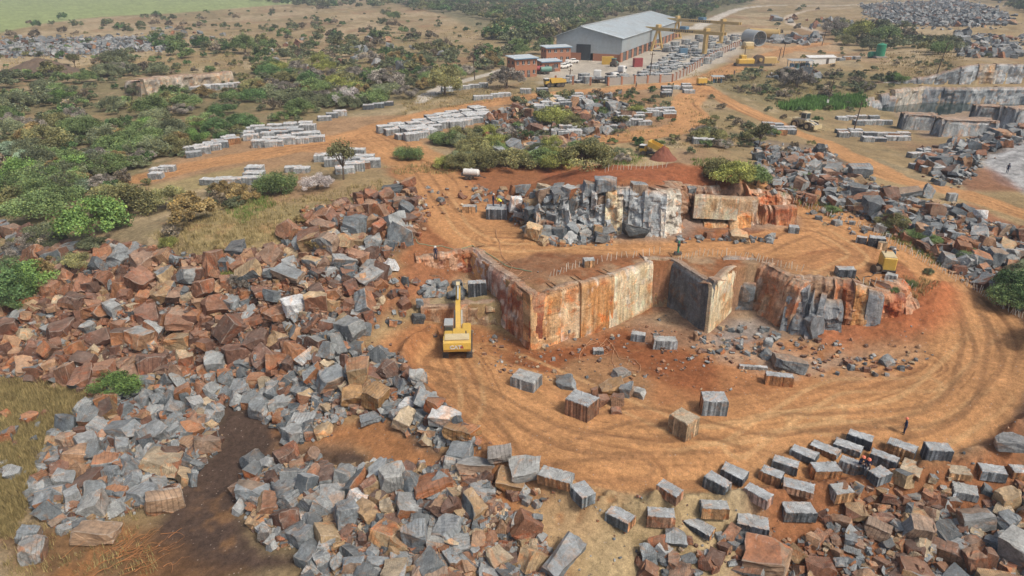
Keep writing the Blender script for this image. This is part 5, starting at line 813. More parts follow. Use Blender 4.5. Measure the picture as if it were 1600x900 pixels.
# scattered scrub by area
BZ = [([(-40,125),(0,118),(120,118),(200,140),(230,150),(400,145),(500,165),(480,182),(380,200),(300,228),(220,265),(200,300),(100,340),(-40,350)],135,(4.2,7),['green','green','olive','dull','dark','dull','grey','bright','brown']),
 ([(400,45),(560,45),(700,55),(785,85),(780,112),(700,128),(655,152),(560,172),(470,165),(390,150),(410,100)],190,(4,7.5),['green','dull','dull','grey','grey','olive','brown','dark','yellow','green']),
 ([(0,20),(150,30),(400,15),(600,20),(640,45),(420,48),(300,55),(0,60)],45,(4,7),['grey','dull','grey','dull','dark']),([(240,60),(340,55),(360,90),(230,95)],16,(5,8),['dark','green','dull','grey']),([(150,95),(270,95),(260,125),(150,120)],14,(5,8),['grey','dull','dull']),
 ([(0,50),(200,45),(400,60),(400,115),(280,110),(100,100),(0,120)],20,(2.5,4.5),['dull','green','grey']),([(640,222),(760,205),(900,225),(1000,245),(985,256),(860,258),(700,258)],46,(2.8,5),['olive','olive','yellow','brown','grey','green','dull']),
 ([(800,155),(990,150),(1000,195),(820,205)],20,(2.5,4.5),['dull','olive','yellow','grey']),([(1120,120),(1300,112),(1420,128),(1340,150),(1200,160)],34,(2.5,5),['grey','grey','dull','dull','brown','olive']),([(1070,185),(1180,190),(1185,240),(1090,225)],20,(2.5,4.4),['olive','grey','dull','brown']),
 ([(1290,42),(1420,45),(1490,70),(1470,85),(1350,78),(1300,72)],30,(5,9),['dull','dull','dull','grey','olive']),([(780,75),(870,60),(870,85),(790,90)],10,(6,8),['green','dull','grey']),([(1180,15),(1320,10),(1320,50),(1200,55)],14,(3,5),['grey','brown']),([(470,300),(250,380),(330,300),(400,290)],12,(1.5,2.6),['yellow','brown','grey','green']),
 ([(20,350),(160,380),(120,430),(0,460)],14,(2.5,4),['grey','brown','olive','dull']),([(1480,150),(1400,200),(1380,210),(1440,230)],4,(1.5,2.5),['yellow','olive'])]
BZ += [([(-420,120),(-40,110),(-40,480),(-420,520)],70,(4,7),['green','olive','dull','grey','dark']), ([(1600,430),(1760,470),(1760,640),(1620,520)],10,(3,5),['dark','green','dull']), ([(-400,20),(0,10),(0,60),(-400,90)],20,(4,7),['grey','dull']), ([(1610,50),(1900,40),(1900,110),(1650,100)],20,(4,7),['grey','dull'])]
cand = []
for poly, cnt, (s0, s1), ks in BZ:
    us = [p[0] for p in poly]; vs = [p[1] for p in poly]; r = np.random.default_rng(int(sum(us)) % 9999); n = 0
    while n < cnt:
        u = r.uniform(min(us), max(us)); v = r.uniform(min(vs), max(vs))
        if inpoly(u, v, poly): n += 1; cand.append((u, v, float(r.uniform(s0, s1)), ks[r.integers(len(ks))]))
far = []
for poly, cnt in (([(600,-12),(1080,-12),(1190,-8),(1180,4),(1130,12),(1085,34),(1045,30),(1000,20),(940,34),(870,58),(800,70),(760,60),(790,40),(720,22),(640,16)],800), ([(1330,-10),(1650,-14),(1620,22),(1590,18),(1560,6),(1480,-4)],150), ([(300,-10),(700,-10),(640,12),(500,16),(420,6)],160), ([(0,-8),(120,-8),(60,2),(0,2)],20), ([(0,60),(300,20),(640,5),(800,50),(790,120),(500,175),(400,240),(240,290),(0,330)],650), ([(800,140),(1100,105),(1400,60),(1600,90),(1420,135),(1250,240),(1050,240),(800,250)],901)):
    us = [p[0] for p in poly]; vs = [p[1] for p in poly]; r = np.random.default_rng(cnt); n = 0
    while n < cnt:
        u = r.uniform(min(us), max(us)); v = r.uniform(min(vs), max(vs))
        if inpoly(u, v, poly):
          n += 1 if cnt != 901 else 3; far.append((u, v, float(r.uniform(1.2, 2.6) if cnt == 901 else r.uniform(1.5, 3.4) if cnt == 650 else r.uniform(6.5, 11)), ('green','dull','dull','grey','dark','olive','dull')[r.integers(7)]))
nb0 = sum(1 for o, *_ in REG if o["category"] == "bush"); room = 297-nb0
cand.sort(key=lambda q: -q[2]/max(1, (hit(q[0], q[1])-Vector((0,0,CH))).length)); far.sort(key=lambda q: -q[2]/max(1, (hit(q[0], q[1])-Vector((0,0,CH))).length))
DIRT = [[(230,300),(300,232),(520,180),(800,140),(800,170),(640,230),(560,290),(400,300)],[(830,95),(1180,40),(1180,90),(1060,135),(840,140)],[(1290,180),(1440,195),(1440,300),(1290,215)],[(1380,140),(1620,140),(1620,240),(1400,210)]]
def C_dirt(u, v): return any(inpoly(u, v, q) for q in DIRT)
cand = [q for q in cand if not onroad(hit(q[0], q[1])) and not C_dirt(q[0], q[1])]
infr = [q for q in cand if 0 < q[0] < 1600]; cand = infr[:room]+[q for q in cand if q not in infr[:room]]
for u, v, w, k in cand[:room]: bush(u, v, w, k, parts=False, flat_=random.uniform(.8, 1.05))
FARC = {k: [crown_mesh(880+i*3+j, KIND[k][0], nl=1100, ls=.25, nb=16, h=3.8)[0] for j in range(2)] for i, k in enumerate(('green','dull','grey','dark','olive'))}
V, Cc, r = [], [], np.random.default_rng(3)
for u, v, w, k in cand[room:]+far:
    if onroad(hit(u, v)) or (w < 3.3 and C_dirt(u, v)): continue
    k = k if k in FARC else 'dull'; me = FARC[k][r.integers(2)]; a = np.zeros(len(me.vertices)*3); me.vertices.foreach_get("co", a); a = a.reshape(-1, 3); cl = np.zeros(len(me.loops)*4); me.color_attributes["Col"].data.foreach_get("color", cl)
    g = hit(u, v); t = r.uniform(0, 6.28); s = w/5; c, s_ = math.cos(t)*s, math.sin(t)*s; V.append(np.column_stack([a[:, 0]*c-a[:, 1]*s_+g.x, a[:, 0]*s_+a[:, 1]*c+g.y, a[:, 2]*s+g.z])); Cc.append(cl.reshape(-1, 4)[:, :3].reshape(-1, 4, 3)[:, 0]*r.uniform(.7, 1.2))
V = np.concatenate(V); link("bushland", mesh_np("bushland", V, np.arange(len(V)).reshape(-1, 4), cf=np.concatenate(Cc), m='leaf'), kind="stuff", label="far woodland and scrub beyond the quarry")
# dry grass and reeds
def tufts(name, areas, col, h=(.3,.7), k=9, label=None, wd=.03):
    V, Cc = [], []; r = np.random.default_rng(len(name)*7)
    for poly, cnt in areas:
        us = [p[0] for p in poly]; vs = [p[1] for p in poly]; U_ = r.uniform(min(us), max(us), cnt*3); V_ = r.uniform(min(vs), max(vs), cnt*3); m = inside(U_, V_, poly)
        for u, v in zip(U_[m][:cnt], V_[m][:cnt]):
            g = hit(u, v); far_ = max(1, math.hypot(g.x, g.y)/70); tone = r.uniform(.6, 1.35)
            for _ in range(k):
                a = r.uniform(0, 6.28); d = r.uniform(.1, .6); hh = r.uniform(*h); b = np.array((g.x+r.normal(0, .18*far_), g.y+r.normal(0, .18*far_), g.z-.05)); t = b+np.array((math.cos(a)*d*hh, math.sin(a)*d*hh, hh)); sd_ = np.array((-math.sin(a), math.cos(a), 0))*wd*far_
                V += [b-sd_, b+sd_, t]; Cc.append(np.array(col)*tone*r.uniform(.75, 1.25))
    link(name, mesh_np(name, np.array(V), np.arange(len(V)).reshape(-1, 3), cf=np.array(Cc), m='leaf'), kind="stuff", label=label)
tufts("dry_grass", [([(230,370),(330,320),(520,300),(600,280),(600,300),(480,370),(300,400)],700),([(0,590),(140,605),(85,700),(20,840),(0,840)],2600),([(400,60),(780,40),(780,100),(500,110),(400,110)],500),([(0,60),(400,50),(400,110),(0,120)],500),([(600,262),(740,250),(740,270),(620,275)],150),
 ([(800,150),(1100,150),(1180,240),(1060,235),(900,215)],350),([(1050,110),(1250,110),(1420,150),(1330,170),(1200,165)],350),([(630,150),(820,130),(820,150),(630,180)],200),([(1370,80),(1530,80),(1480,120),(1380,120)],250),([(1400,430),(1470,440),(1430,470),(1400,460)],60),([(0,700),(200,760),(250,900),(0,900)],350),([(1200,470),(1201,470),(1201,471),(1200,471)],0)], (.34,.27,.12), label="dry yellow grass tufts over the slopes")
tufts("reeds", [([(1215,165),(1290,150),(1350,152),(1352,166),(1300,172),(1220,172)],700)], (.15,.29,.07), (.9,1.7), 10, "tall bright green reeds beside the quarry pool", .05)
tufts("green_weeds", [([(350,330),(400,300),(430,320),(380,350)],150),([(1230,290),(1320,330),(1300,345),(1220,310)],60),([(930,240),(1010,240),(1000,258),(930,258)],120),([(1080,248),(1190,255),(1180,275),(1080,262)],90),([(1380,350),(1480,400),(1470,420),(1380,370)],70)], (.16,.22,.06), (.3,.8), 9, "green weeds at the heap edges")
# ================================================================ works: warehouse, offices, cranes
g = hit(970, 97); wx, wy = Vector((-.917,.40,0)), Vector((.40,.917,0)); WM = Matrix(((wx.x, wy.x, 0, g.x), (wx.y, wy.y, 0, g.y), (0, 0, 1, g.z), (0,0,0,1)))
t = thing("warehouse", "long grey metal warehouse with brick base and dark doorway", "warehouse", (0,0,0)); t.matrix_world = WM
WW, WL, EV, RG = 25.5, 112., 8.2, 11.8
m = MB(); m.add([(0,0,2.6),(WW,0,2.6),(WW,0,EV),(WW*.62,0,RG),(0,0,EV)], [(0,1,2,3,4)]); m.add([(0,.3,2.6),(WW,.3,2.6),(WW,.3,EV),(WW*.62,.3,RG),(0,.3,EV)], [(4,3,2,1,0)]); m.box((.12,WL/2,(EV+3.2)/2), (.24,WL,EV-3.2)); m.box((WW-.12,WL/2,(EV+2.6)/2), (.24,WL,EV-2.6)); m.box((WW/2,WL,EV/2), (WW,.3,EV)); m.build("cladding", 'cladding', t)
MB().box((5.4,.12,1.3), (10.8,.5,2.6)).build("brick_wall", 'brick', t); MB().box((WW-5,.12,1.3), (10,.5,2.6)).build("brick_wall", 'brick', t)
for k in range(14): MB().box((-.02,4+k*8-3.9,1.6), (.5,2.6 if k < 10 else 4,3.2)).build("brick_pier", 'brick', t)
m = MB()
for k in range(1, 52):   # standing seams of the two roof slopes
    y = k*WL/52; m.bar((-.5,y,EV+.12), (WW*.62,y,RG+.18), .22, .2); m.bar((WW+.5,y,EV+.12), (WW*.62,y,RG+.18), .22, .2)
m.prism([(-.4,0),(WL+.4,0),(WL+.4,.12),(-.4,.12)], 0, 1) if False else None
s1 = [(-.6,-.6,EV-.1),(WW*.62,-.6,RG),(WW*.62,WL+.6,RG),(-.6,WL+.6,EV-.1)]; s2 = [(WW*.62,-.6,RG),(WW+.6,-.6,EV-.1),(WW+.6,WL+.6,EV-.1),(WW*.62,WL+.6,RG)]
for q in (s1, s2): m.add(q+[(a, b, c+.14) for a, b, c in q], [(3,2,1,0),(4,5,6,7),(0,1,5,4),(1,2,6,5),(2,3,7,6),(3,0,4,7)])
m.build("roof", 'roof', t); MB().box((WW*.62,WL/2,RG+.26), (1.0,WL,.22)).build("ridge_cap", 'steel', t)
d = MB().box((WW*.62-2.2+1,.05,2.9), (5.6,.34,5.6)); d.build("doorway", 'pane', t)
for k in range(13): MB().box((.02,8+k*8-3.9+.1,1.6), (.3,5.2,3.1)).build("side_opening", 'pane', t)
def office(bb, rz, wl, zs, look, roofslope=.0, mats='brick', wins=4):
    g, L, W_, H = fit(bb, R(rz), wl); t = thing("brick_office", look, "brick building", g, R(rz)); MB().box((0,0,H/2-.3), (L,W_,H+.2)).build("wall", mats, t)
    m = MB(); m.bar((0,-W_/2-.5,H-.05), (0,W_/2+.5,H+.35), L+.9, .22); m.build("roof", 'roof', t); MB().box((0,-W_/2-.52,H-.14), (L+.95,.1,.3)).build("gutter", 'blue', t)
    for z in range(zs):
        zz = H*(z+.5)/zs+.1
        for k in range(wins):
            x = -L/2+L*(k+.5)/wins; w = MB().box((x,-W_/2-.01,zz), (L/wins*.45,.12,H/zs*.36)).build("window", 'pane', t)
            fr = MB(); fr.box((x,-W_/2-.05,zz-H/zs*.2), (L/wins*.5,.14,.08)); fr.box((x,-W_/2-.06,zz), (.08,.1,H/zs*.36)); fr.build("window_frame", 'white', w)
        for k in range(2):
            y = -W_/2+W_*(k+.5)/2; w = MB().box((-L/2-.01,y,zz), (.12,W_*.16,H/zs*.32)).build("window", 'pane', t)
    MB().box((L*.12,-W_/2-.02,1.05), (1.,.14,2.1)).build("door", 'dark', t); return g
office((792,87,839,122), 28, .7, 2, "two storey red brick office with a pale sloping roof"); office((845,71,892,99), 24, .45, 2, "long brick office attached to the left of the warehouse"); office((839,93,876,113), 24, .55, 1, "low tan brick store with a bright roof beside parked pickups", wins=2)
def crane(bu, bv, lu, lv, ru, rv, top, look):   # gantry crane: left leg, right leg, overhanging girder
    a, b = hit(lu, lv), hit(ru, rv); d = (b-a); d.z = 0; L = d.length; t = thing("gantry_crane", look, "gantry crane", a, math.atan2(d.y, d.x), "gantry cranes over the slab yard"); H = top
    m = MB(); m.box((L*.5,.8,H), (L*1.7,.5,1.15)); m.box((L*.5,-.8,H), (L*1.7,.5,1.15)); m.build("girder", 'ochre', t); tx = MB()
    for k in range(11): tx.box((L*.30+k*L*.045,-1.17,H), (L*.022,.05,.75 if k % 3 else .5))
    tx.build("girder_marking", 'dark', t)
    m = MB(); m.bar((0,-3.6,0), (0,-.6,H-.7), .8, .8); m.bar((0,3.6,0), (0,.6,H-.7), .8, .8); m.box((0,0,2.6), (.5,5.6,.4)); m.box((0,0,.3), (.9,8.4,.5)); m.build("leg", 'ochre', t)
    m = MB(); m.box((L,0,H/2), (1.2,1.7,H)); m.box((L,0,.35), (1.2,8.4,.6)); m.box((L,0,H+1), (1.4,2.6,1.2)); m.build("leg", 'ochre', t); MB().box((0,0,H+1.2), (1.6,2.2,1.2), bev=.2).build("trolley", 'ochre', t)
    MB().box((L*.55,0,H+1.2), (3,2.4,1.1)).build("hoist", 'blue', t)
crane(0, 0, 1026, 79, 1100, 87, 8.6, "nearer yellow gantry crane over the slab yard"); crane(0, 0, 1056, 61, 1126, 68, 8.8, "farther yellow gantry crane with a blue hoist")
# perimeter wall
pw = [(868,131),(950,134),(1050,128),(1072,117),(1110,93),(1165,66)]; cum = []
t = thing("perimeter_wall", "brick pillared wall with pale panels round the slab yard", "wall", (0,0,0)); t.location = hit(*pw[0]); o0 = t.location.copy()
for (a, b) in zip(pw[:-1], pw[1:]):
    A, B = hit(*a), hit(*b); n = max(2, int((B-A).length/4.2))
    for k in range(n):
        p, q = A.lerp(B, k/n), A.lerp(B, (k+1)/n); p.z = gz(p.x, p.y); q.z = gz(q.x, q.y); r_ = math.atan2(q.y-p.y, q.x-p.x); MB().box(p-o0+Vector((0,0,.9)), (.55,.55,3.0), r_).build("pillar", 'brick', t)
        if a != pw[0]: MB().bar(p-o0+Vector((0,0,1.0)), q-o0+Vector((0,0,1.0)), .16, 2.3).build("panel", 'concrete', t)
# slab yard: flat slabs and stacks, rows in the fenced yard
sl_ = [block_mesh(2.6, 1.5, h_, t_, 600+i) for i, (h_, t_) in enumerate([(.35,'grey'),(.5,'light'),(.8,'grey'),(1.6,'light'),(.5,'dark')])]
r = np.random.default_rng(5)
for poly, cnt, k0 in (([(995,116),(1040,88),(1085,82),(1110,95),(1065,117),(1000,121)],110,0), ([(1020,80),(1090,60),(1160,55),(1150,66),(1100,88),(1040,84)],70,2), ([(875,124),(985,125),(985,131),(875,130)],22,2), ([(1120,84),(1160,64),(1163,68),(1080,112)],20,2)):
    us = [p[0] for p in poly]; vs = [p[1] for p in poly]; n = 0
    while n < cnt:
        u = r.uniform(min(us), max(us)); v = r.uniform(min(vs), max(vs))
        if inpoly(u, v, poly): n += 1; g = hit(u, v); ki = int(min(4, k0+r.integers(3))); o = link("stone_slab", sl_[ki], g, (0,0,R(24+r.normal(0, 7))), float(r.uniform(.9, 1.4)), cat="stone slab", group="cut slabs in the fenced yard"); reg(o, ("thin grey slab","pale thin slab","thick grey slab","tall pale slab stack","thin dark slab")[ki], u, v)
# ================================================================ vehicles
def wheel(par, x, y, r_, w, rim='dark'):
    o = MB().cyl((x,y-w/2,r_), (x,y+w/2,r_), r_, n=18).build("wheel", 'black', par); MB().cyl((x,y-w/2-.02,r_), (x,y+w/2+.02,r_), r_*.5, n=14).build("rim", rim, o)
def at(u, v, name, label, cat, rz, group=None, sc=1, z=None):
    g = hit(u, v); g.z += z or 0; return thing(name, label, cat, g, R(rz), group, sc)
def excavator(u, v, rz, label, txt=True, sc=1):   # local +Y is forward; z up
    t = at(u, v, "excavator", label, "excavator", rz, sc=sc)
    for s in (-1, 1):
        m = MB(); x = s*1.28; prof = [(-2.3,.1),(-2.05,0),(1.95,0),(2.3,.12),(2.45,.5),(2.2,.9),(-2.2,.9),(-2.45,.5)]; m.prism(prof, x-.3, x+.3); 
        for k in range(22): m.box((x,-2.1+k*.2,.93), (.66,.12,.06)); 
        for k in range(4): m.box((x,-2.45+.01*k,.2+k*.18), (.66,.1,.08))
        tr = m.build("track", 'dark', t); MB().box((x,0,.47), (.64,3.5,.36), bev=.1).build("track_frame", 'yellow', tr)
    m = MB(); m.box((0,0,.6), (2.0,2.6,.5)); m.cyl((0,0,.8), (0,0,1.15), .75, n=20); m.build("undercarriage", 'dark', t)
    m = MB(); m.box((0,-.6,1.35), (2.9,4.0,.35)); m.box((.95,-.3,1.95), (1.0,3.2,.95), bev=.1); m.box((-.95,-1.2,1.95), (1.0,1.6,.95), bev=.1); m.box((0,-1.0,2.0), (1.1,1.9,1.0), bev=.08); m.build("house", 'yellow', t)
    m = MB(); m.prism([(-3.15,1.3),(-3.3,1.65),(-3.2,2.35),(-2.9,2.62),(-2.1,2.62),(-2.1,1.2),(-2.9,1.2)], -1.45, 1.45); m.build("counterweight", 'yellow', t)
    m = MB(); m.box((0,-2.35,2.66), (2.6,1.3,.09)); m.build("engine_hood", 'cream', t); MB().cyl((.95,-1.7,2.4), (.95,-1.7,3.0), .07).build("exhaust_pipe", 'dark', t)
    c = MB().box((-.95,.35,2.15), (.98,1.65,1.75), bev=.12).build("cab", 'dark', t); m = MB(); m.box((-.95,1.19,2.35), (.8,.03,1.1)); m.box((-1.45,.35,2.45), (.03,1.2,.8)); m.box((-.95,-.49,2.5), (.75,.03,.65)); m.build("window", 'glass', c); MB().box((-.95,.35,3.06), (1.0,1.6,.1), bev=.04).build("cab_roof", 'steel', c)
    m = MB(); m.bar((.05,.6,1.7), (.05,2.6,3.9), .55, .8); m.bar((.05,2.4,3.8), (.05,5.6,4.6), .5, .7); m.build("boom", 'yellow', t)
    m = MB(); m.bar((-.35,1.3,1.5), (-.35,2.7,3.3), .16, .16); m.bar((.45,1.3,1.5), (.45,2.7,3.3), .16, .16); m.bar((.05,3.0,4.5), (.05,5.0,5.25), .18, .18); m.build("hydraulic_cylinder", 'steel', t)
    m = MB(); m.bar((.05,5.1,5.5), (.05,6.7,2.6), .42, .5); m.build("stick", 'cream', t)
    m = MB(); m.prism([(6.3,2.9),(7.0,2.9),(7.3,2.2),(7.0,1.5),(6.4,1.3),(6.2,1.9)], -.65, .75); 
    for k in range(5): m.box((-.5+k*.28,6.3,1.25), (.1,.35,.12))
    m.build("bucket", 'dark', t)
    if txt:
        tc = bpy.data.curves.new("lettering", 'FONT'); tc.body = "CAT"; tc.size = .62; tc.extrude = .015; tc.offset = .022; tc.align_x = 'CENTER'; tc.materials.append(M['white'])
        e0 = bpy.data.objects.new("letters", tc); COL.objects.link(e0); tm = bpy.data.meshes.new_from_object(e0.evaluated_get(bpy.context.evaluated_depsgraph_get())); bpy.data.objects.remove(e0); e = link("lettering", tm, parent=t); e.location = (-.15,-3.30,1.72); e.rotation_euler = (R(96),0,0)
        tri = MB(); tri.add([(.15,-3.29,1.68),(.75,-3.29,1.68),(.62,-3.27,1.98),(.5,-3.255,2.16),(.15,-3.30,1.70),(.75,-3.30,1.70)], [(0,1,2,3)]); tri.build("emblem", 'red', t)
        MB().box((-1.2,-3.2,1.5), (.35,.06,.07)).build("tail_light", 'red', t); MB().box((1.2,-3.2,1.5), (.35,.06,.07)).build("tail_light", 'red', t)
    return t
excavator(716, 543, 3, "big yellow tracked excavator with a white wordmark, digging at the low ledge")
def generator(u, v, rz, label, w=2.2): 
    t = at(u, v, "generator", label, "generator", rz); MB().box((0,0,1.35), (w,1.5,1.5), bev=.12).build("housing", 'yellow', t); MB().box((0,0,2.13), (w*.9,1.3,.08)).build("cover", 'cream', t); MB().box((0,0,.5), (w,1.4,.25)).build("chassis", 'dark', t)
    for x in (-.6, .6):
        for y in (-.75, .75): wheel(t, x, y, .38, .2)
    MB().bar((w/2,0,.5), (w/2+1.2,0,.35), .1, .1).build("tow_bar", 'dark', t); MB().cyl((.5,.3,2.1), (.5,.3,2.5), .08).build("exhaust_pipe", 'dark', t)
generator(1383, 424, 75, "yellow compressor standing among grey blocks beside the haul road")
generator(1096, 133, 10, "yellow generator on wheels by the track junction", 3.0)
def truck_dump(u, v, rz, label, tip=0, load=None, sc=1):
    t = at(u, v, "dump_truck", label, "dump truck", rz, sc=sc); MB().box((0,0,1.1), (7.5,1.2,.5)).build("chassis", 'dark', t)
    for x in (-2.8,-1.2,2.6):
        for y in (-1.1,1.1): wheel(t, x, y, .85, .6)
    c = MB().box((3.0,0,2.2), (1.8,2.0,1.8), bev=.2).build("cab", 'yellow', t); MB().box((3.2,0,2.7), (1.5,2.06,.7)).build("window", 'glass', c); MB().box((3.1,0,3.15), (1.9,2.1,.12)).build("cab_roof", 'white', c)
    b = MB(); pr = [(-4.2,1.7),(1.6,1.6),(2.1,3.1),(1.8,3.1),(1.3,1.85),(-4.2,1.95)]
    b.add([(x, -1.35, z) for x, z in pr]+[(x, 1.35, z) for x, z in pr], [tuple(range(6)), tuple(range(11, 5, -1))]+[(i, 6+i, 6+(i+1) % 6, (i+1) % 6) for i in range(6)])
    for y in (-1.4, 1.4): b.add([(-4.2,y-.06,1.7),(1.6,y-.06,1.6),(2.1,y-.06,3.1),(-3.8,y-.06,2.9),(-4.2,y+.06,1.7),(1.6,y+.06,1.6),(2.1,y+.06,3.1),(-3.8,y+.06,2.9)], [(0,1,2,3),(7,6,5,4),(0,4,5,1),(1,5,6,2),(2,6,7,3),(3,7,4,0)])
    bo = b.build("tipping_bed", 'yellow', t)
    if tip: bo.rotation_euler = (0, -R(tip), 0); a = R(tip); px_, pz_ = -3.6, 1.5; bo.location = (px_-(px_*math.cos(a)-pz_*math.sin(a))*1, 0, pz_-(px_*math.sin(a)+pz_*math.cos(a)))
    return t
truck_dump(866, 136, 200, "small yellow dump truck beside the pillared wall", sc=.8)
truck_dump(1020, 245, 150, "yellow dump truck tipping red soil behind the mound", tip=18, sc=.62)
def soil_heap(u, v, L, W_, H, rz, label, m='soil'):
    g = hit(u, v); r = np.random.default_rng(int(u)); n = 40; a = np.linspace(-1, 1, n); X, Y = np.meshgrid(a, a); Z = np.clip(1-np.sqrt(X*X*1.0+Y*Y), 0, 1)**.9*H*(1+fbm(X*3+5, Y*3, 4, 2)*.6)-.1; V = np.stack([X*L/2*(1+.2*fbm(X*2, Y*2, 2, 4)), Y*W_/2, Z], -1).reshape(-1, 3)
    ii = np.arange(n*n).reshape(n, n); f = np.stack([ii[:-1, :-1], ii[:-1, 1:], ii[1:, 1:], ii[1:, :-1]], -1).reshape(-1, 4); link("soil_heap", mesh_np("soil_heap", V, f, m=m), g, (0,0,R(rz)), label=label, cat="soil heap")
soil_heap(1036, 248, 5, 5, 2.4, -20, "dark red soil heap tipped behind the dump truck"); soil_heap(65, 112, 26, 16, 4.5, 10, "dark spoil heap above the green bushes at the left", 'bark')
def loader(u, v, rz):
    t = at(u, v, "wheel_loader", "dusty tan wheel loader with raised fork arms on the far track", "wheel loader", rz)
    for x in (-1.7, 1.7):
        for y in (-1.25, 1.25): wheel(t, x, y, .95, .75, 'cream')
    m = MB(); m.box((-1.6,0,1.7), (3.0,1.7,1.2), bev=.2); m.box((1.2,0,1.3), (2.2,1.2,.8), bev=.1); m.build("body", 'cream', t); c = MB().box((-.1,0,2.9), (1.5,1.5,1.6), bev=.12).build("cab", 'steel', t); m = MB(); m.box((.66,0,3.0), (.04,1.3,1.1)); m.box((-.1,-.77,3.0), (1.2,.04,1.0)); m.build("window", 'glass', c); MB().box((-.1,0,3.75), (1.6,1.6,.1)).build("cab_roof", 'cream', c)
    for y in (-.6, .6): MB().bar((.9,y,2.0), (3.4,y,1.1), .2, .35).build("lift_arm", 'white', t)
    m = MB(); m.box((3.5,0,1.0), (.3,2.8,.9)); m.box((4.2,-.7,.4), (1.5,.2,.16)); m.box((4.2,.7,.4), (1.5,.2,.16)); m.build("fork", 'cream', t)
    for y in (-.85, .85): m = MB(); m.box((1.7,y*1.45,2.0), (1.7,.7,.1)); m.build("mudguard", 'cream', t)
loader(1256, 201, -58)
def bowser(u, v, rz):
    t = at(u, v, "water_bowser", "white water bowser trailer parked on red earth", "water bowser", rz, sc=.68); m = MB(); m.cyl((-1.9,0,1.75), (1.6,0,1.75), .8, n=20); m.cyl((1.6,0,1.75), (1.9,0,1.75), .8, .5, 20); m.build("tank", 'white', t); MB().cyl((0,0,2.5), (0,0,2.7), .25).build("hatch", 'white', t)
    MB().box((0,0,.95), (4.2,1.4,.2)).build("chassis", 'dark', t); MB().bar((2.0,0,.9), (3.6,0,.5), .14, .14).build("tow_bar", 'dark', t); MB().box((-2.3,0,1.2), (.5,1.3,.6), bev=.1).build("pump", 'dark', t)
    for x in (-1.1, -.1):
        for y in (-.8, .8): wheel(t, x, y, .5, .3)
bowser(737, 280, -12)
def pickup(u, v, rz, label):
    t = at(u, v, "pickup_truck", label, "pickup truck", rz, "white pickups parked by the offices"); m = MB(); m.box((0,0,.75), (5,1.8,.6), bev=.12); m.box((-1.6,.85,1.2), (1.8,.08,.4)); m.box((-1.6,-.85,1.2), (1.8,.08,.4)); m.build("body", 'white', t); c = MB().box((.3,0,1.35), (2.0,1.6,.75), bev=.2).build("cab", 'white', t); MB().box((.3,0,1.42), (1.9,1.64,.36)).build("window", 'glass', c)
    for x in (-1.6, 1.6):
        for y in (-.85, .85): wheel(t, x, y, .38, .25)
pickup(884, 105, 40, "nearer white pickup left of the warehouse doorway"); pickup(879, 107, 40, "nearest white pickup beside the low brick store"); pickup(894, 99, 30, "farther white pickup by the long brick office")
def container(bb, rz, m_, label, cat="container"):
    g, L, W_, H = fit(bb, R(rz), .42); t = thing("shipping_container", label, cat, g, R(rz)); MB().box((0,0,H/2), (L,W_,H)).build("body", m_, t); m = MB()
    for k in range(int(L/.4)): m.box((-L/2+.2+k*.4,-W_/2-.02,H/2), (.14,.1,H*.9))
    m.build("ribbed_side", m_, t); MB().box((L/2+.03,0,H/2), (.08,W_*.9,H*.9)).build("door", m_, t)
container((940,88,959,101), -4, 'yellow', "yellow container against the warehouse brick base"); container((988,90,1005,105), 20, 'red', "dark red container between warehouse and slab yard"); container((1060,75,1075,86), 15, 'blue', "blue open container under the near gantry crane")
def tractor(u, v, rz, label, m_='teal'):
    t = at(u, v, "tractor", label, "tractor", rz); MB().box((1.1,0,1.2), (2.0,.9,.9), bev=.12).build("bonnet", m_, t); c = MB().box((-.6,0,1.9), (1.5,1.4,1.7), bev=.12).build("cab", 'dark', t); MB().box((-.6,0,2.8), (1.6,1.5,.12)).build("cab_roof", m_, c)
    for y in (-.85, .85): wheel(t, -.9, y, .85, .45); wheel(t, 1.5, y, .5, .3)
tractor(960, 104, 60, "dark teal tractor beside the yellow container")
def flatbed(u, v, rz, label, load=True):
    t = at(u, v, "flatbed_truck", label, "truck", rz); MB().box((-1,0,1.1), (7,2.3,.3)).build("flat_bed", 'dark', t); c = MB().box((3.6,0,1.8), (2,2.3,2.2), bev=.2).build("cab", 'white', t); MB().box((4.2,0,2.3), (.9,2.34,.7)).build("window", 'glass', c)
    for x in (-3,-1.8,3.4):
        for y in (-1.05, 1.05): wheel(t, x, y, .5, .35)
flatbed(962, 119, 50, "white cabbed flatbed truck in the apron"); flatbed(942, 129, 8, "brown tipper trailer truck by the pillared wall"); flatbed(932, 127, 80, "white truck behind the pillared wall")
def tank_trailer(u, v, rz, m_, label):
    t = at(u, v, "tank_trailer", label, "tank trailer", rz); MB().cyl((-1.8,0,1.6), (1.8,0,1.6), .85, n=16).build("tank", m_, t); MB().box((0,0,.8), (4.2,1.2,.2)).build("chassis", 'dark', t)
    for x in (-.6, .6):
        for y in (-.7, .7): wheel(t, x, y, .42, .25)
tank_trailer(853, 116, 15, 'teal', "teal tank trailer beside the low brick store"); tank_trailer(843, 115, 10, 'red', "red tank trailer behind the teal one")
t = at(1176, 71, "steel_tube", "very large open ended steel tube at the far end of the wall", "steel tube", -75); m = MB(); n = 28
for k in range(n):
    a, b = k*2*math.pi/n, (k+1)*2*math.pi/n; q = []
    for r_ in (3.3, 3.05):
        for an in (a, b):
            for x in (-5, 5): q.append((x, r_*math.cos(an), 3.3+r_*math.sin(an)))
    m.add(q, [(0,1,3,2),(4,6,7,5),(0,2,6,4),(1,5,7,3)])
m.build("tube_shell", 'steel', t); m = MB()
for an in (0, 1.05, 2.1): m.bar((4.2,3*math.cos(an),3.3+3*math.sin(an)), (4.2,-3*math.cos(an),3.3-3*math.sin(an)), .2, .2)
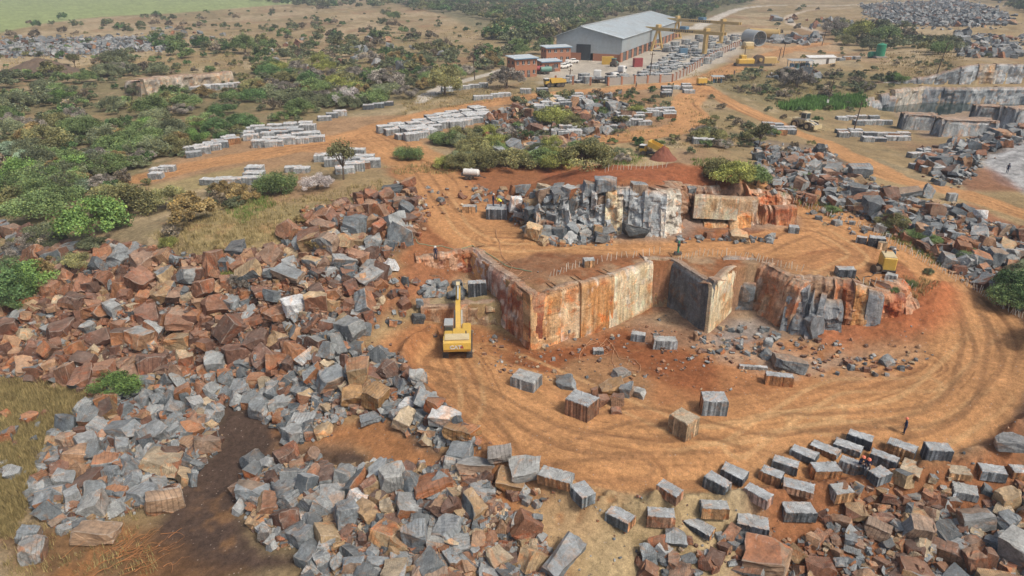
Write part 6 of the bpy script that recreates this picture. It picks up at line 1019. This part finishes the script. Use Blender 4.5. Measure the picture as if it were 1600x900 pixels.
m.build("brace", 'dark', t)
t = at(1193, 60, "storage_tube", "yellow capped tube lying beyond the big steel tube", "tube", -30); MB().cyl((-7,0,2.2), (7,0,2.2), 2.2, n=20).build("tube_shell", 'ochre', t); MB().cyl((-7.4,0,2.2), (-7,0,2.2), 2.3, n=20).build("end_cap", 'dark', t)
t = at(1180, 103, "crusher", "yellow stone crusher with a big dark wheel by the far track", "crusher", 5); m = MB(); m.box((-4,0,1.8), (6,3,1.6), bev=.3); m.box((-5,0,3.1), (2,2.4,1.4), bev=.2); m.build("engine_housing", 'yellow', t); m = MB(); m.box((4.8,0,2), (5,2.6,2.2), bev=.3); m.bar((4,0,2.8), (8.5,0,1.2), 1.2, .8); m.build("hopper", 'ochre', t); MB().cyl((1,-1.2,1.9), (1,1.2,1.9), 1.9, n=24).build("flywheel", 'bark', t); MB().cyl((1,-2.0,2.3), (1,2.0,2.3), .6).build("hub", 'ochre', t); MB().box((-1,0,.5), (13,3.2,.9)).build("skid_base", 'dark', t)
t = at(1168, 76, "feed_machine", "small yellow machine in front of the big steel tube", "machine", 10); MB().box((0,0,2), (4,3,1.6), bev=.3).build("housing", 'cream', t); MB().box((0,0,.7), (4.4,3.2,1.2)).build("frame", 'ochre', t)
# sheds, tank
g, L, W_, H = fit((1258,86,1307,101), R(8), .22); t = thing("white_shed", "long white roofed shed beside the open blue shed", "shed", g, R(8)); MB().box((0,0,H*.42), (L,W_,H*.84)).build("wall", 'white', t); MB().bar((0,-W_/2-.3,H*.8), (0,W_/2+.3,H), L+.6, .15).build("roof", 'white', t); MB().box((L*.2,-W_/2-.02,1), (1,.1,2)).build("door", 'dark', t)
def shed(bb, rz, label, legs='blue', roof='steel'):
    g, L, W_, H = fit(bb, R(rz), .5); t = thing("open_shed", label, "shed", g, R(rz)); MB().bar((0,-W_/2-.3,H), (0,W_/2+.3,H+.25), L+.6, .12).build("roof", roof, t)
    for x in (-.48, -.16, .16, .48):
        for y in (-.45, .45): MB().box((x*L,y*W_,H/2), (.14,.14,H)).build("post", legs, t)
    for k in range(4): MB().box((-L*.36+k*L*.24,0,H*.35), (L*.13,W_*.5,H*.68), bev=.1).build("stored_cabinet", ('blue','teal','dark','blue')[k], t)
shed((1228,93,1272,111), 3, "open shed with blue posts left of the white shed"); shed((1111,119,1131,130), 3, "small dark open shed beside the yellow generator", 'dark', 'steel')
t = at(1374, 90, "water_tank", "upright dark green plastic water tank on a stone plinth", "water tank", 0); m = MB(); m.cyl((0,0,.6), (0,0,4.6), 1.6, n=24)
for k in range(6): m.cyl((0,0,.9+k*.65), (0,0,1.0+k*.65), 1.66, n=24)
m.cyl((0,0,4.6), (0,0,5.0), 1.6, .5, 24); m.build("tank_body", 'green', t); MB().box((0,0,.3), (4,3.6,.6)).build("plinth", 'concrete', t); MB().cyl((0,0,5), (0,0,5.15), .35).build("lid", 'green', t)
t = at(1363, 90, "water_tank", "low green tank lying left of the upright water tank", "water tank", 10); MB().cyl((-1.5,0,1.1), (1.5,0,1.1), 1.1, n=18).build("tank_body", 'green', t); MB().box((0,0,.1), (3,1.4,.4)).build("cradle", 'dark', t)
# poles
for (bu, bv, tu, tv, box_, lb) in [(742,125,740,87,0,"dark timber pole beside the pale path"),(1014,129,1016,85,0,"dark timber pole inside the pillared wall"),(1162,99,1162,73,0,"dark pole left of the yellow crusher"),(1291,168,1295,127,1,"timber pole with a white box beside the green reeds"),(1333,207,1337,160,0,"timber pole beside the right block rows"),(1464,114,1470,69,0,"leaning timber pole above the quarry pool"),(1284,71,1287,47,0,"timber pole left of the purple grey bush"),(1223,90,1224,68,0,"thin pole behind the blue shed"),(1216,98,1217,76,0,"thin pole left of the blue shed"),(890,122,891,108,0,"short post in the apron"),(1405,57,1406,37,0,"bare stump pole between far bushes")]:
    g = hit(bu, bv); dp = Q(*g)[2]; H = (bv-tv)*dp/F*1.02; dx = (tu-bu)*dp/F; t = thing("timber_pole", lb, "pole", g, 0, "timber poles about the quarry"); MB().cyl((0,0,-.3), (dx,0,H), .17, .12, 8).build("pole", 'wood', t); m = MB(); m.bar((dx-.7,0,H-.6), (dx+.7,0,H-.6), .1, .12); [m.cyl((dx+q,0,H-.55), (dx+q,0,H-.3), .05) for q in (-.6,.6)]; m.build("crossarm", 'wood', t)
    if box_: MB().box((0,-.25,1.8), (.5,.35,.8)).build("meter_box", 'white', t)
# ================================================================ people
def person(loc, rz, pose, shirt, hat, label):
    J = {'stand': dict(pel=(0,0,.95), ch=(0,.02,1.35), nk=(0,.02,1.5), hd=(0,.06,1.63), kn=(.10,.03,.5), an=(.11,0,.08), to=(.12,.16,.04), sh=(.19,.02,1.42), el=(.26,.02,1.13), wr=(.25,.14,.9)),
         'walk': dict(pel=(0,0,.93), ch=(0,.05,1.33), nk=(0,.07,1.48), hd=(0,.12,1.61), kn=(.10,.18,.5), an=(.11,.12,.08), to=(.12,.28,.04), sh=(.19,.05,1.4), el=(.25,-.05,1.12), wr=(.24,.12,.92)),
         'sit': dict(pel=(0,0,.12), ch=(0,.08,.52), nk=(0,.12,.67), hd=(0,.18,.80), kn=(.14,.42,.40), an=(.14,.50,.02), to=(.15,.64,.0), sh=(.19,.09,.60), el=(.25,.2,.36), wr=(.14,.4,.42)),
         'bend': dict(pel=(0,0,.78), ch=(0,.32,1.0), nk=(0,.45,1.05), hd=(0,.58,1.04), kn=(.13,.16,.42), an=(.13,0,.08), to=(.14,.16,.04), sh=(.19,.36,1.0), el=(.22,.44,.72), wr=(.12,.5,.48))}[pose]
    V = []; E = []; Rd = []
    def v(p, r_): V.append(p); Rd.append(r_); return len(V)-1
    pe = v(J['pel'], .155); ch = v(J['ch'], .165); nk = v(J['nk'], .06); h1 = v(J['hd'], .095); hd = Vector(J['hd']); up_ = (hd-Vector(J['nk'])).normalized(); h2 = v(tuple(hd+up_*.09), .085); E += [(pe, ch), (ch, nk), (nk, h1), (h1, h2)]
    no = v(tuple(hd+Vector((0,.105,-.01))), .02); E.append((h1, no))
    for s in (-1, 1):
        f = lambda p: (p[0]*s, p[1] if not (pose == 'walk' and s < 0 and p[2] < .6) else -p[1]*.9, p[2]); hp = v((.1*s, J['pel'][1], J['pel'][2]-.06), .11); k = v(f(J['kn']), .07); a = v(f(J['an']), .05); to = v(f(J['to']), .045); sh = v(f(J['sh']), .07); e = v(f(J['el']), .05); w = v(f(J['wr']), .033)
        E += [(pe, hp), (hp, k), (k, a), (a, to), (ch, sh), (sh, e), (e, w)]; wv = Vector(V[w]); d = (wv-Vector(V[e])).normalized(); pm = v(tuple(wv+d*.07), .035); E.append((w, pm)); ear = v(tuple(hd+Vector((s*.09,0,0))), .018); E.append((h1, ear))
        side = d.cross(Vector((s,0,0))).normalized()
        for q in range(4): r1 = Vector(V[pm])+d*.04+side*(q-1.5)*.022; a1 = v(tuple(r1), .010); a2 = v(tuple(r1+d*(.035-.004*abs(q-1.5))+Vector((-s*.015,0,0))), .009); E += [(pm, a1), (a1, a2)]
        th_ = v(tuple(wv+d*.04+side*.05), .011); E.append((w, th_))
    me = bpy.data.meshes.new("person"); me.from_pydata(V, E, []); o = bpy.data.objects.new("person", me); COL.objects.link(o); sk = o.modifiers.new("s", 'SKIN'); sl2 = me.skin_vertices[0].data
    for i, r_ in enumerate(Rd): sl2[i].radius = (r_, r_*.85)
    sl2[0].use_root = True; o.modifiers.new("u", 'SUBSURF').levels = 1; dg = bpy.context.evaluated_depsgraph_get(); me2 = bpy.data.meshes.new_from_object(o.evaluated_get(dg)); o.modifiers.clear(); o.data = me2
    for k in ('skin', shirt, 'navy', 'black'): me2.materials.append(M[k])
    wr = [Vector((J['wr'][0]*s, J['wr'][1], J['wr'][2])) for s in (-1, 1)]; an = J['an'][2]+.05
    for p in me2.polygons:
        c = p.center; m_ = 1
        if (c-hd).length < .16 or min((c-w).length for w in wr) < .13: m_ = 0
        elif c.z < an and pose != 'sit': m_ = 3
        elif (c-Vector(J['ch'])).length > .42 and c.z < J['pel'][2]+.02: m_ = 2
        p.material_index = m_; p.use_smooth = True
    o.location = loc; o.rotation_euler = (0,0,rz); o["label"] = label; o["category"] = "person"; b = MB(); hh = hd+up_*.07
    for k in range(5): a0, a1 = k*R(17), (k+1)*R(17); b.cyl(hh+up_*.13*math.sin(a0), hh+up_*.13*math.sin(a1), .135*math.cos(a0), .135*math.cos(a1), 14)
    b.cyl(hh-up_*.01, hh+up_*.012, .165, .16, 14); he = b.build("helmet", hat, o); return o
def put(u, v, *a): g = hit(u, v); return person((g.x, g.y, g.z-.02), *a)
put(1412, 678, R(70), 'stand', 'navy', 'orange', "worker in dark blue with an orange helmet standing on the haul road")
_, g, L, W_, H = SEAT; a = R(-34)
for dx, lb in ((.18, "seated worker in navy with an orange helmet, at the left on a block"), (.42, "seated worker in navy with a pink red helmet, nearer the block end")): person((g.x+dx*L*math.cos(a), g.y+dx*L*math.sin(a), g.z-.04+H), R(200 if dx < .3 else 160), 'sit', 'navy', 'orange', lb)
_, g, L, W_, H = PB[7]
person((g.x-L*.18, g.y+.1, g.z-.04+H), R(-60), 'stand', 'navy', 'white', "worker in navy with a white helmet standing on the dark square block"); person((g.x+L*.2, g.y-.1, g.z-.04+H), R(60), 'bend', 'hivis', 'hivis', "worker in a bright yellow vest bending over the dark square block")
person((g.x-L*.55, g.y+1.5, float(gz(g.x-L*.55, g.y+1.5))), R(-90), 'bend', 'navy', 'navy', "dark clothed worker stooping behind the dark square block")
put(681, 405, R(180), 'stand', 'navy', 'white', "worker in navy with a white helmet alone above the pit"); put(1573, 271, R(150), 'stand', 'navy', 'navy', "dark clothed worker walking on the white dusty slope"); put(1394, 409, R(100), 'stand', 'blue', 'white', "worker in blue with a white helmet beside the yellow compressor")
put(1147, 118, R(0), 'stand', 'dark', 'dark', "far dark clothed worker left of the small stone sheds") ; put(994, 137, R(90), 'walk', 'dark', 'dark', "far dark clothed worker walking beside the pillared wall")
# ================================================================ pegs, hoses, branches
pg = MB().cyl((0,0,-.2), (.02,0,.85), .035, .03, 6); pgm = pg.build("marker_peg", 'peg'); pm_ = pgm.data; bpy.data.objects.remove(pgm)
lines = [([(1234,316),(1300,338),(1360,362),(1420,395),(1470,425),(1520,452),(1560,478),(1600,500)],95,"white pegs along the outer edge of the haul road","thin white peg in the row along the outer haul road edge"),([(1060,408),(1100,398),(1160,402),(1200,412),(1250,425)],34,"white pegs on the bench above the wall","thin white peg on the bench above the dark grey slab"),([(860,432),(900,418),(960,405),(1030,396)],26,"white pegs behind the cream wall","thin white peg on the bench behind the cream wall"),([(1330,448),(1370,444),(1400,446),(1430,455)],14,"white pegs near the compressor","thin white peg below the yellow compressor"),([(945,268),(990,264),(1040,262)],16,"white pegs on the red mound","thin white peg on top of the red mound")]
for pts, n, grp, lb in lines:
    u_ = [p[0] for p in pts]; v_ = [p[1] for p in pts]; s = np.linspace(0, len(pts)-1, n)
    for q in s:
        u, v = np.interp(q, range(len(pts)), u_)+random.gauss(0, .8), np.interp(q, range(len(pts)), v_)+random.gauss(0, 1.); g = hit(u, v); g.z = float(gz(g.x, g.y)); link("marker_peg", pm_, g, (random.gauss(0, .12), random.gauss(0, .12), 0), random.uniform(.75, 1.15), label=lb, cat="peg", group=grp)
def hose(pts, m_, label, r_=.035, name="hose", wig=.15):
    q = [hit(*p) for p in pts]; n = len(q)*8; t = np.linspace(0, len(q)-1, n); X = [np.interp(t, range(len(q)), [p[i] for p in q]) for i in range(2)]; X[0] = X[0]+fbm(t*1.7, t*0+r_*99, 3, 7)*wig*4; X[1] = X[1]+fbm(t*1.9+4, t*0+r_*55, 3, 8)*wig*4
    o = q[0]; P_ = [(x-o.x, y-o.y, float(gz(x, y))-o.z+.06) for x, y in zip(*X)]; m = MB().tube(P_, r_, 6); b = m.build(name, m_, label=label, cat=name.replace('_', ' ')); b.location = o
hose([(905,562),(915,540),(935,535),(950,552),(930,558),(955,535),(965,560),(990,562),(1003,572),(998,580),(978,578)], 'hose', "pale orange hose tangled on the pit floor", .035); hose([(915,545),(925,530),(945,540),(930,548),(948,530),(960,545),(955,565),(965,590)], 'hose', "second thin pale hose looping by the small split block", .035)
hose([(640,335),(645,370),(655,382),(690,385),(712,392),(740,385),(752,392),(790,415),(830,425)], 'hosegreen', "long green hose running down past the lone worker", .05); hose([(776,358),(780,378),(782,398),(800,415),(795,435)], 'hose', "pale orange hose hanging down from the workers block", .035); hose([(782,405),(800,440),(815,425),(790,420),(820,440)], 'hose', "pale hose coils on the bench above the pink wall", .035, wig=.4)
hose([(1345,437),(1360,434),(1372,424)], 'black', "black hose leading to the yellow compressor", .05); hose([(1322,424),(1345,440),(1300,442),(1290,430)], 'hosegreen', "thin hose around the striped lone block", .03)
t = at(1368, 426, "hose_reel", "rusty drum reel beside the yellow compressor", "hose reel", 20); m = MB(); m.cyl((-.4,0,.5), (.4,0,.5), .3); m.cyl((-.45,0,.5), (-.4,0,.5), .5); m.cyl((.4,0,.5), (.45,0,.5), .5); m.build("drum", 'bark', t); MB().box((0,0,.1), (1.1,.7,.15)).build("stand", 'dark', t)
t = at(1059, 398, "rock_drill", "small green rock drill on the bench edge", "rock drill", 0); MB().cyl((0,0,.3), (0,0,1.8), .12).build("mast", 'green', t); MB().box((0,0,.2), (.9,.6,.25)).build("foot_plate", 'dark', t); MB().cyl((0,-.1,1.2), (0,-.1,1.5), .2).build("drill_motor", 'dark', t)
t = at(966, 246, "drill_rig", "pale yellow machine arm lying behind the red mound", "machine", 8, sc=.6); MB().bar((-4.5,0,.8), (1,0,1.6), .5, .5).build("arm", 'yellow', t); m = MB(); m.prism([(-1,.2),(1,.2),(1.2,1.2),(0,2.2),(-1.2,1.3)], 0, 3.5); m.build("housing", 'cream', t)
t = at(190, 868, "dead_branches", "pile of bright orange dead branches on dark soil", "branch pile", 0); r = np.random.default_rng(4); m = MB()
for k in range(60):
    p = Vector((r.normal(0, 1.7), r.normal(0, 1.1), .08)); a = R(35)+r.normal(0, .6); st = r.uniform(.25, .6); rad = r.uniform(.015, .05)
    for j in range(r.integers(3, 7)): q = p+Vector((math.cos(a)*st, math.sin(a)*st, r.normal(.02, .12))); q.z = max(q.z, .03); m.cyl(p, q, rad, rad*.8, 5); p = q; a += r.normal(0, .45); rad *= .8
m.build("brushwood", 'branch', t)
# ================================================================ haze
HD = .00038
hz = MB().box((0, 1500, 120), (5000, 4600, 300)).build("haze", None, kind="stuff", label="pale air over the far plain"); hm = bpy.data.materials.new("haze_air"); hm.use_nodes = True; nt = hm.node_tree; nt.nodes.clear(); ou = nt.nodes.new("ShaderNodeOutputMaterial"); pv = nt.nodes.new("ShaderNodeVolumePrincipled"); pv.inputs["Color"].default_value = (.68,.80,.95,1); pv.inputs["Density"].default_value = HD; nt.links.new(pv.outputs[0], ou.inputs["Volume"]); hz.data.materials.append(hm)
name_all()
